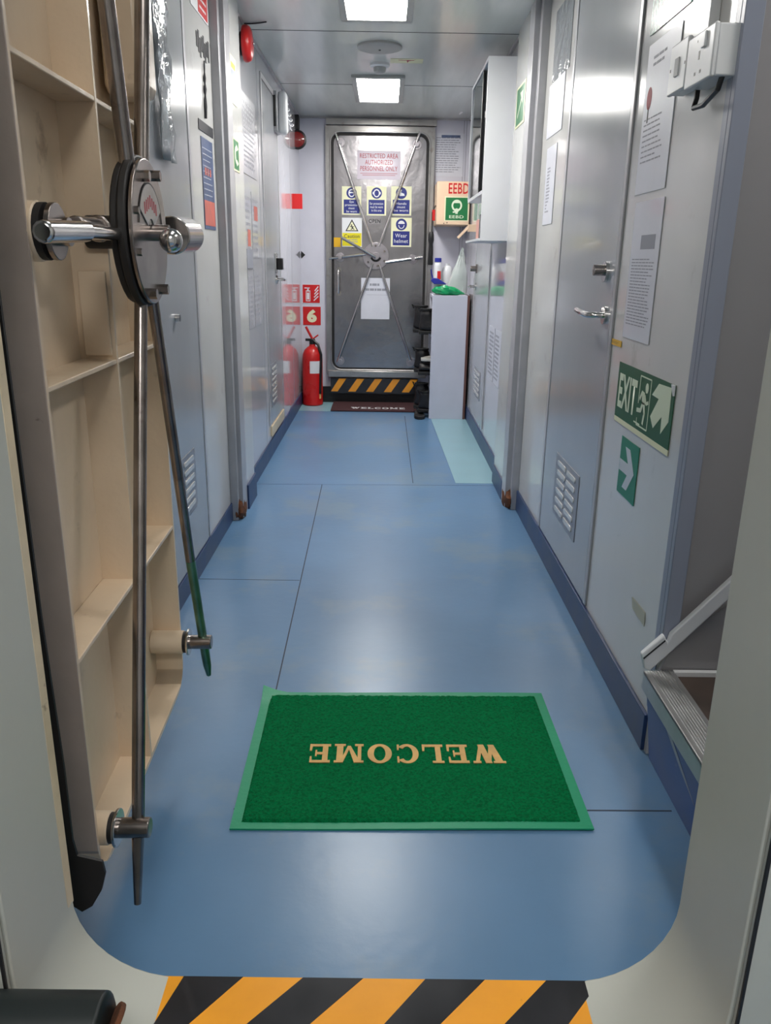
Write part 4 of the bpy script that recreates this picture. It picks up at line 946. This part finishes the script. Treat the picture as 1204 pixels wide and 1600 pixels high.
tag(part('socket_cable', M['black'], None, lambda bm: tube(bm, [(RIGHT_N-.022, 1.87+.9*near, 1.62+zbot+.004), (RIGHT_N-.026, 1.87+.88*near, 1.62+zbot-.018), (RIGHT_N-.024, 1.87+.4*near, 1.62+zbot-.034), (RIGHT_N-.022, 1.87+.2*far, 1.62+zbot-.030), (RIGHT_N-.020, 1.87+.55*far, 1.62+zbot-.012), (RIGHT_N-.02, 1.87+.6*far, 1.62+zbot+.004)], .0055)), 'short black cable loop under the white socket', 'cable')
tag(boxo('cable_trunking', M['plastic'], None, RIGHT_N-.022, RIGHT_N-.0005, 1.87+near*.2, 1.87+far*.95, 1.62+ztop, CEIL-.001, bevel=.002), 'vertical white cable trunking rising from the socket to the ceiling', 'trunking')

# =================================================================== STAIRS
stp = thing('staircase', 'first steps of a staircase with ribbed metal nosing rising to the right', 'stairs', (RIGHT_N, 1.3, 0))
X0 = .0
fst = Fr((0, .40, 0), (1, 0, 0), (0, 0, 1))
part('riser', M['navy'], stp, lambda bm: (poly(bm, fst, [(-.030, .222), (-.010, .222), (.020, .001), (.001, .001)], 0, 1.0), poly(bm, fst, [(.25, .25), (.27, .25), (.29, .47), (.27, .47)], 0, 1.0)))
part('riser_scuff', M['edgeblue'], stp, lambda bm: poly(bm, Fr((.0008, 0, .001), (0, -1, 0), (-.031, 0, .221)), [(-.36, .205), (-.29, .215), (-.20, .165), (-.09, .10), (-.17, .13), (-.26, .175)], 0, .0008), smooth=0)
part('tread', M['tread'], stp, lambda bm: (box(bm, -.02, .28, -.60, .40, .222, .236), box(bm, .26, .56, -.60, .40, .47, .485)))
ns = part('nosing', M['nosing'], stp, lambda bm: (box(bm, -.040, .034, -.60, .40, .236, .244), box(bm, -.040, -.034, -.60, .40, .196, .244)), bevel=.003)
part('rib', M['nosing'], ns, lambda bm: [box(bm, -.026+k*.0065, -.0235+k*.0065, -.60, .40, .244, .2462) for k in range(8)], smooth=0)
part('side_strip', M['plastic'], stp, lambda bm: (box(bm, .03, .60, .386, .400, .236, .247)))
part('screw', M['black'], ns, lambda bm: cyl(bm, (.0, .06, .2462), (.0, .06, .2485), .007))
YS = 1.700
def sq(px, py): p = P(px, py, 'Y', YS); return (p.x-RIGHT_N, p.z)
def stringer(bm):
    g = Fr((0, YS-1.3, 0), (1, 0, 0), (0, 0, 1))
    a, b = sq(1045, 987), sq(1142, 898); c, d = sq(1052, 1008), sq(1142, 925)
    k = lambda p, q, x: (x, p[1]+(q[1]-p[1])/(q[0]-p[0])*(x-p[0]))
    poly(bm, g, [sq(1003, 1040), sq(999, 1018), sq(1034, 988), sq(1040, 1000), a, k(a, b, 1.1), k(c, d, 1.1), c, sq(1012, 1043)], 0, .016)
part('stringer', M['white'], stp, stringer, bevel=.003)
part('stringer_groove', M['inkd'], stp, lambda bm: poly(bm, Fr((0, YS-1.3-.016, 0), (1, 0, 0), (0, 0, 1)), [sq(1001, 1023), sq(1002, 1025), sq(1036, 997), sq(1035, 995)], 0, .0008), smooth=0)
part('stringer_skirt', M['stairwall'], stp, lambda bm: poly(bm, Fr((0, YS-1.3+.004, 0), (1, 0, 0), (0, 0, 1)), [(.0, .24), (1.1, .24), (1.1, 1.2), (.03, sq(1050, 1000)[1])], -.02, .0), smooth=0)

# =================================================================== CABINET (right, hanging)
CN, CF_ = 4.37, 5.14
c0 = P(764, 87, 'Y', CN); c1_ = P(750, 376, 'Y', CN)
CX = .489; CZ1, CZ0 = c0.z, c1_.z; CS = P(754, 297, 'X', CX).z
cab = thing('wall_cabinet', 'white wall cabinet with sliding mirror glass doors under the ceiling', 'cabinet', (RIGHT_F, CN, CZ0))
dx = CX-RIGHT_F; D_ = CF_-CN; Hc = CZ1-CZ0
part('carcass', M['white'], cab, lambda bm: (box(bm, dx, 0, 0, .016, 0, Hc), box(bm, dx, 0, D_-.016, D_, CS-CZ0, Hc), box(bm, dx, 0, .016, D_-.016, Hc-.016, Hc), box(bm, -.006, 0, .016, D_-.016, 0, Hc-.016)), bevel=.001)
part('shelf', M['white'], cab, lambda bm: box(bm, dx+.0, -.006, .016, D_-.016, CS-CZ0-.014, CS-CZ0+.004), bevel=.001)
part('shelf', M['white'], cab, lambda bm: box(bm, dx-.01, -.006, .016, D_-.1, 0, .012), bevel=.001)
part('glass_door', M['glass'], cab, lambda bm: box(bm, dx+.006, dx+.010, .24, D_-.018, CS-CZ0+.006, Hc-.018))
part('glass_door', M['glass'], cab, lambda bm: box(bm, dx+.014, dx+.018, .018, .30, CS-CZ0+.006, Hc-.018))
part('door_edge', M['black'], cab, lambda bm: box(bm, dx+.003, dx+.012, .225, .245, CS-CZ0+.006, Hc-.018))
part('door_pull', M['black'], cab, lambda bm: box(bm, dx+.008, dx+.014, .10, .13, (CS-CZ0+Hc)/2+.05, (CS-CZ0+Hc)/2+.08), bevel=.001)
bk = thing('carton', 'small pink carton on the open shelf below the glass doors', 'box', (.55, 4.52, CZ0+.0125))
part('carton_body', M['pink'], bk, lambda bm: box(bm, -.055, .05, -.03, .12, 0, .10), bevel=.001)
bk2 = thing('book', 'white book with dark spine in front of the pink carton', 'book', (.55, 4.44, CZ0+.0125))
part('pages', M['signw'], bk2, lambda bm: box(bm, -.058, .05, -.015, .015, 0, .115)); part('cover', M['inkd'], bk2, lambda bm: (box(bm, -.060, .052, .0155, .018, 0, .118), box(bm, -.060, .052, -.018, -.0155, 0, .118)))
# brown bracket left of the shelf
brk = P(724, 372, 'Y', 5.9); 
tag(part('wooden_bracket', M['beige'], None, lambda bm: (tube(bm, [(P(715, 372, 'Y', 5.95).x, 5.95, P(715, 372, 'Y', 5.95).z), (P(733, 353, 'Y', 5.95).x, 5.95, P(733, 353, 'Y', 5.95).z)], .012, 4), box(bm, P(731, 360, 'Y', 5.95).x, RIGHT_F-.001, 5.94, 5.98, P(733, 362, 'Y', 5.95).z, P(733, 353, 'Y', 5.95).z+.01))), 'slanted beige bracket between the EEBD box and the cabinet', 'bracket')

# =================================================================== EEBD BOX
EY = 6.48
p0, p1 = P(683, 283, 'Y', EY), P(733, 352, 'Y', EY)
eb = thing('breathing_device_box', 'beige box marked EEBD mounted on the end wall', 'box', (p0.x, EY, p1.z))
ew, eh = RIGHT_F-.01-p0.x, p0.z-p1.z
part('box_body', M['beige'], eb, lambda bm: box(bm, 0, ew, 0, FARY-EY-.001, 0, eh), bevel=.006)
fe = Fr((0, 0, 0), (1, 0, 0), (0, 0, 1))
def el(px, py): q = P(px, py, 'Y', EY); return q.x-p0.x, q.z-p1.z
a0, b0 = el(701, 286); a1, b1 = el(732, 303)
text(fe, 'EEBD', (a0+a1)/2, (b0+b1)/2, a1-a0, b0-b1, .001, M['red'], eb, bold=.015)
a0, b0 = el(695, 307); a1, b1 = el(731, 346); a1 = min(a1, ew-.002)
es = thing('eebd_sign', 'green EEBD pictogram sign on the front of the beige box', 'sign', (p0.x+(a0+a1)/2, EY-.0005, p1.z+(b0+b1)/2)); sw, sh = a1-a0, b0-b1
part('sign_board', M['cream2'], es, lambda bm: rect(bm, fe, -sw/2, sw/2, -sh/2, sh/2, 0, .0015), smooth=0)
part('green_field', M['green'], es, lambda bm: rect(bm, fe, -sw*.46, sw*.46, -sh*.46, sh*.46, .0015, .002), smooth=0)
def mask(bm):
    ringp(bm, fe, 0, sh*.14, sw*.15, sh*.16, sw*.22, sh*.24, .002, .0025, 0, 2*PI, 20)
    poly(bm, fe, [(sw*.17*math.cos(a), sh*.24+sh*.12*math.sin(a)) for a in [PI*k/8 for k in range(9)]], .002, .0026)
    disc(bm, fe, 0, -sh*.06, sw*.09, sh*.09, .002, .0027); rect(bm, fe, -sw*.05, sw*.05, -sh*.2, -sh*.1, .002, .0026); line(bm, fe, (-sw*.16, -sh*.13), (0, -sh*.12), .01, .002, .0026)
part('mask_pictogram', M['glow'], es, mask, smooth=0)
text(fe, 'EEBD', 0, -sh*.32, sw*.6, sh*.12, .0026, M['glow'], es, bold=.01)
part('screw', M['black'], eb, lambda bm: (cyl(bm, (el(693, 349)[0], .001, el(693, 349)[1]), (el(693, 349)[0], -.003, el(693, 349)[1]), .004), cyl(bm, (el(698, 348)[0], .001, el(698, 348)[1]), (el(698, 348)[0], -.003, el(698, 348)[1]), .004)))
# red handled torch hanging on a black strap at the side of the box
hx = p0.x-.025
ht = thing('hanging_torch', 'black torch hanging by a strap with red tag left of the EEBD box', 'torch', (hx, EY+.02, P(672, 350, 'Y', EY).z))
zt = P(672, 325, 'Y', EY).z-ht.location.z; zb_ = P(669, 414, 'Y', EY).z-ht.location.z; zm = P(671, 362, 'Y', EY).z-ht.location.z
part('red_tag', M['redp'], ht, lambda bm: box(bm, -.006, .018, -.004, .004, zt-.09, zt-.01), bevel=.003)
part('cord', M['black'], ht, lambda bm: tube(bm, [(.02, 0, zt+.02), (-.005, 0, zt-.03), (-.004, 0, zm)], .004))
part('torch_body', M['black'], ht, lambda bm: lathe(bm, [(.012, zm), (.020, zm-.02), (.022, zm-.06), (.015, zm-.09), (.017, zm-.12), (.020, zb_+.01), (.018, zb_)], o=(-.008, 0, 0)))

# =================================================================== SHOE RACK
RX, RY0, RY1, RZ = .352, 6.10, 6.46, .925
rk = thing('shoe_rack', 'white boxed shoe rack against the right wall at the corridor end', 'shoe rack', (RX, RY0, 0))
rw = RIGHT_F-.015-RX
part('side_panel', M['whitebd'], rk, lambda bm: box(bm, 0, rw-.018, 0, .018, .001, RZ), bevel=.001)
part('side_panel', M['whitebd'], rk, lambda bm: box(bm, 0, rw-.018, RY1-RY0-.018, RY1-RY0, .001, RZ), bevel=.001)
part('top', M['whitebd'], rk, lambda bm: box(bm, 0, rw-.018, .018, RY1-RY0-.018, RZ-.018, RZ), bevel=.001)
part('back_panel', M['brown'], rk, lambda bm: box(bm, rw-.018, rw, 0, RY1-RY0, .001, RZ), bevel=.001)
for z in (.04, .33, .635): part('shelf', M['whitebd'], rk, lambda bm: box(bm, 0, rw-.018, .018, RY1-RY0-.018, z-.014, z), bevel=.001)
def shoe(name, mt, smt, label, x, y, z, rz, ln=.28, wd=.095, ht_=.11, high=False, group='shoes on the rack'):
    t = thing(name, label, 'boot' if high else 'shoe', (x, y, z), rz, group=group)
    secs = [(0, .70, .62, .0), (.04, .86, 1.0, 0), (.22, .80, 1.0 if high else .92, 0), (.38, .84, .86 if high else .70, 0), (.55, .98, .60, 0), (.75, 1.0, .46, 0), (.90, .84, .38, 0), (1.0, .40, .26, 0)]
    H_ = ht_*(1.35 if high else 1)
    def up(bm):
        rings = []
        for s_, w0, h0, _ in secs:
            ring = []
            for k in range(12):
                a = 2*PI*k/12; ca, sa_ = math.cos(a), math.sin(a)
                narrow = .72 if (sa_ > 0 and s_ < .5) else 1
                ring.append(bm.verts.new((-(s_-.5)*ln, ca*wd/2*w0*narrow, .022+(H_*h0-.022)*(.5+.5*sa_) if True else 0)))
            rings.append(ring)
        for a_, b_2 in zip(rings, rings[1:]):
            for k in range(12): bm.faces.new((a_[k], a_[(k+1) % 12], b_2[(k+1) % 12], b_2[k]))
        bm.faces.new(rings[0]); bm.faces.new(rings[-1][::-1])
    part('upper', mt, t, up, subsurf=1, smooth=80)
    def so(bm):
        pts = [(-(s_-.5)*ln*1.03, wd/2*w0*1.06) for s_, w0, _, _ in secs]; pts = pts+[(a_, -b_2) for a_, b_2 in pts[::-1]]
        poly(bm, Fr((0, 0, 0), (1, 0, 0), (0, 1, 0)), pts, 0, .024)
    part('sole', smt, t, so, bevel=.004)
    part('laces', M['black'] if mt is not M['leather'] else M['ink'], t, lambda bm: [tube(bm, [(-(s_-.5)*ln, -wd*.22, H_*h_0-.012), (-(s_-.5)*ln, 0, H_*h_0+.001), (-(s_-.5)*ln, wd*.22, H_*h_0-.012)], .0028, 5) for s_, h_0 in ((.40, .80 if high else .66), (.47, .70 if high else .62), (.54, .62 if high else .58))])
    part('opening', M['black'], t, lambda bm: disc(bm, Fr((-(.16-.5)*ln, 0, H_*.93), (1, 0, 0), (0, 1, 0)), 0, 0, ln*.12, wd*.26, 0, .004 + H_*.07), bevel=.002)
    return t
sx = RX+.055
def boot(label, x, y, z, ht_=.19, mt=None, group='boots on the rack', rz=0):
    """ankle boot pushed in toe first: heel and shaft point out of the rack (towards -x)"""
    t = thing('work_boot', label, 'boot', (x, y, z), rz, group=group); mt = mt or M['leather']
    prof = [(-.115, .032, .045), (-.118, .040, .070), (-.108, .042, .11), (-.112, .046, ht_)]
    def up(bm):
        rings = []
        # shaft: stacked ovals
        for (zz, cxx, rx, ry) in ((.022, 0, .135, .046), (.05, -.005, .13, .048), (.075, -.03, .10, .044), (.10, -.06, .062, .040), (.14, -.068, .056, .042), (ht_, -.070, .054, .041)):
            rings.append([bm.verts.new((cxx+rx*math.cos(2*PI*k/16), ry*math.sin(2*PI*k/16)*(1 if math.cos(2*PI*k/16) < .6 else .85), zz)) for k in range(16)])
        for a_, b_2 in zip(rings, rings[1:]):
            for k in range(16): bm.faces.new((a_[k], a_[(k+1) % 16], b_2[(k+1) % 16], b_2[k]))
        bm.faces.new(rings[0][::-1]); bm.faces.new(rings[-1])
    part('upper', mt, t, up, subsurf=1, smooth=80)
    part('sole', M['sole'], t, lambda bm: (poly(bm, Fr((0, 0, 0), (1, 0, 0), (0, 1, 0)), [(-.132, .03), (-.132, -.03), (-.10, -.044), (.05, -.044), (.12, -.035), (.14, 0), (.12, .035), (.05, .044), (-.10, .044)], .006, .026), box(bm, -.13, -.06, -.038, .038, 0, .008)), bevel=.003)
    part('collar', M['black'], t, lambda bm: ringp(bm, Fr((-.072, 0, ht_), (1, 0, 0), (0, 1, 0)), 0, 0, .040, .028, .055, .042, -.012, .004), bevel=.002)
    part('pull_tab', M['black'], t, lambda bm: tube(bm, [(-.128, -.006, ht_-.02), (-.142, -.002, ht_+.010), (-.132, .006, ht_-.0)], .005, 6))
    return t
boot('tall black boot on the top shelf, nearest the camera', RX+.04, RY0+.085, .6355, .185)
boot('tall black boot on the top shelf, farther from the camera and sticking out more', RX+.0, RY0+.245, .6355, .20)
shoe('shoe', M['leather'], M['sole'], 'black shoe at the near end of the middle shelf', sx+.0, RY0+.085, .3305, PI, ht_=.10)
boot('black ankle boot on the middle shelf, farther from the camera', RX+.015, RY0+.245, .3305, .18)
shoe('shoe', M['leatherg'], M['solew'], 'pale grey shoe stacked on the near middle shelf shoe', sx+.01, RY0+.085, .435, 0, ht_=.085, ln=.26)
boot('black boot at the near end of the bottom shelf', RX+.05, RY0+.085, .0405, .16)
boot('black boot at the far end of the bottom shelf', RX+.02, RY0+.245, .0405, .20)
shoe('slipper', M['leather'], M['sole'], 'flat black slipper on the floor in front of the rack', RX-.07, RY0+.07, .001, PI/2, ht_=.04, ln=.22, wd=.08)
# things on the rack
bt = thing('bottle', 'white bottle with dark blue cap and red label on the shoe rack', 'bottle', (P(683, 440, 'Y', 6.33).x, 6.33, RZ))
bz = P(683, 403, 'Y', 6.33).z-RZ
part('bottle_body', M['plastic'], bt, lambda bm: lathe(bm, [(.026, .001), (.028, .006), (.028, bz-.055), (.024, bz-.035), (.021, bz-.03)]))
part('cap', M['bluep'], bt, lambda bm: lathe(bm, [(.024, bz-.03), (.026, bz-.028), (.026, bz-.003), (.023, bz)]))
part('label', M['red'], bt, lambda bm: box(bm, -.004, .022, -.0295, -.024, bz-.155, bz-.095))
bo2 = thing('bottle', 'plain white canister behind the clear bag on the shoe rack', 'bottle', (P(698, 440, 'Y', 6.38).x, 6.38, RZ))
part('bottle_body', M['white'], bo2, lambda bm: lathe(bm, [(.042, .001), (.045, .006), (.045, .17), (.03, .20), (.016, .21), (.016, .225)]))
tu = thing('storage_tub', 'translucent plastic tub on the shoe rack', 'tub', (P(686, 445, 'Y', 6.26).x, 6.26, RZ))
part('tub_body', M['wbag'], tu, lambda bm: lathe(bm, [(.040, .001), (.045, .05), (.048, .075), (.043, .075), (.038, .008)]))
sp = thing('dustpan', 'small dark blue plastic scoop lying across the tub', 'scoop', (P(684, 433, 'Y', 6.21).x, 6.21, RZ+.078))
part('scoop_pan', M['bluep'], sp, lambda bm: poly(bm, Fr((0, -.03, 0), (1, 0, 0), (0, 0, 1)), [(-.055, .025), (-.04, .045), (.0, .04), (.065, -.0), (-.03, .0)], -.06, .02), bevel=.004)
part('scoop_handle', M['bluep'], sp, lambda bm: tube(bm, [(-.04, -.02, .04), (-.05, -.02, .075), (-.055, -.02, .105)], .005))
gb = thing('green_bag', 'crumpled green plastic bag lying along the front edge of the shoe rack', 'plastic bag', (P(700, 456, 'Y', 6.15).x, 6.15, RZ))
def gbf(bm):
    sph(bm, (0, 0, 0), 1, seg=28)
    for v in bm.verts:
        a = v.co.copy(); n = .12*math.sin(9*a.x+4*a.z)+.10*math.sin(13*a.y+7*a.x)
        x = a.x*.125; tp = 1-.65*max(0, a.x)**1.3
        v.co = Vector((x, a.y*.045*tp*(1+n), .034*tp+max(-.033*tp, a.z*.034*tp*(1+n))))
part('bag_body', M['gbag'], gb, gbf)
cbg = thing('clear_bag', 'tall translucent white plastic bag standing on the shoe rack', 'plastic bag', (P(713, 450, 'Y', 6.27).x, 6.27, RZ))
def cbf(bm):
    prof = [(.072, .002), (.075, .05), (.068, .11), (.055, .17), (.035, .23), (.018, .28), (.006, .34)]
    lathe(bm, prof)
    for v in bm.verts: v.co.x += random.uniform(-.005, .005)+v.co.z*.10; v.co.y = v.co.y*.6+random.uniform(-.005, .005)
part('bag_body', M['wbag'], cbg, cbf)

# =================================================================== CEILING FITTINGS
dp = P(593, 72, 'Z', CEIL)
sp_ = thing('ceiling_speaker', 'flat round grey disc in the ceiling between the two lamps', 'ceiling speaker', (dp.x, dp.y, CEIL))
part('disc', M['lampframe'], sp_, lambda bm: lathe(bm, [(.115, -.001), (.115, -.010), (.10, -.016), (.02, -.018), (.001, -.018)])); part('centre_screw', M['inkd'], sp_, lambda bm: cyl(bm, (0, 0, -.017), (0, 0, -.021), .006))
sd = P(593, 106, 'Z', CEIL-.02)
sm = thing('smoke_detector', 'small white smoke detector just in front of the far lamp', 'smoke detector', (sd.x, sd.y, CEIL))
part('detector_base', M['plastic'], sm, lambda bm: lathe(bm, [(.056, -.0005), (.056, -.012), (.046, -.018)])); part('detector_head', M['lampframe'], sm, lambda bm: lathe(bm, [(.036, -.016), (.034, -.040), (.022, -.050), (.001, -.051)]))
la = P(635, 95, 'Z', CEIL)
st_ = thing('ceiling_label', 'pale ceiling label with a dark red arrow beside the smoke detector', 'label', (la.x, la.y, CEIL))
fc = Fr((0, 0, -.0005), (1, 0, 0), (0, -1, 0))
part('sheet', M['cream2'], st_, lambda bm: rect(bm, fc, -.09, .09, -.05, .05, 0, .001), smooth=0)
part('arrow', M['pinkred'], st_, lambda bm: (line(bm, fc, (-.045, .02), (.04, .018), .010, .001, .0014), poly(bm, fc, [(.05, .03), (.0, .014), (.005, -.04), (.012, .0)], .001, .0014)), smooth=0)
wp = [P(360+8*k, 30+5*math.sin(PI*(.15+.7*k/7))+2, 'Z', CEIL-.004) for k in range(8)]
tag(part('ceiling_wire', M['inkd'], None, lambda bm: tube(bm, wp, .003, 6)), 'thin dark wire curving along the ceiling near the alarm bell', 'wire')

# =================================================================== bottom corners of the picture
YB = .598
t0, t1 = P(-60, 1549, 'Y', YB-.02), P(176, 1552, 'Y', YB-.02)
RB = .034
zc_ = (t0.z+t1.z)/2-RB-.036
hs = thing('door_bumper', 'dark green black cylinder crossing the left end of the threshold', 'bumper', (t1.x-.022, YB, zc_))
part('bumper_body', M['blackg'], hs, lambda bm: lathe(bm, [(RB*.8, .004), (RB, 0), (RB, -.17), (RB*1.12, -.175), (RB*1.12, -.34)], ax=(1, 0, 0)), bevel=.002)
part('bumper_tip', M['rust'], hs, lambda bm: (cyl(bm, (.004, 0, 0), (.009, 0, -.003), .026), cyl(bm, (.008, 0, -.01), (.016, .0, -.012), .008, seg=8)), bevel=.001)
part('bracket', M['steel'], hs, lambda bm: box(bm, -.33, -.25, 0, .6195-YB, -.02, .02), bevel=.003)
wa_ = P(1012, 1600, 'Z', .302)
wd_ = thing('door_wedge', 'black rubber wedge end peeking over the right end of the threshold', 'wedge', (wa_.x, wa_.y-.03, .3015))
part('wedge_body', M['black'], wd_, lambda bm: (poly(bm, Fr((0, 0, 0), (1, 0, 0), (0, 0, 1)), [(-.045, 0), (.018, 0), (.020, .018), (-.03, .006)], -.03, .022), cyl(bm, (-.0, 0, .012), (.0, -.02, .012), .004, seg=8)), bevel=.002)
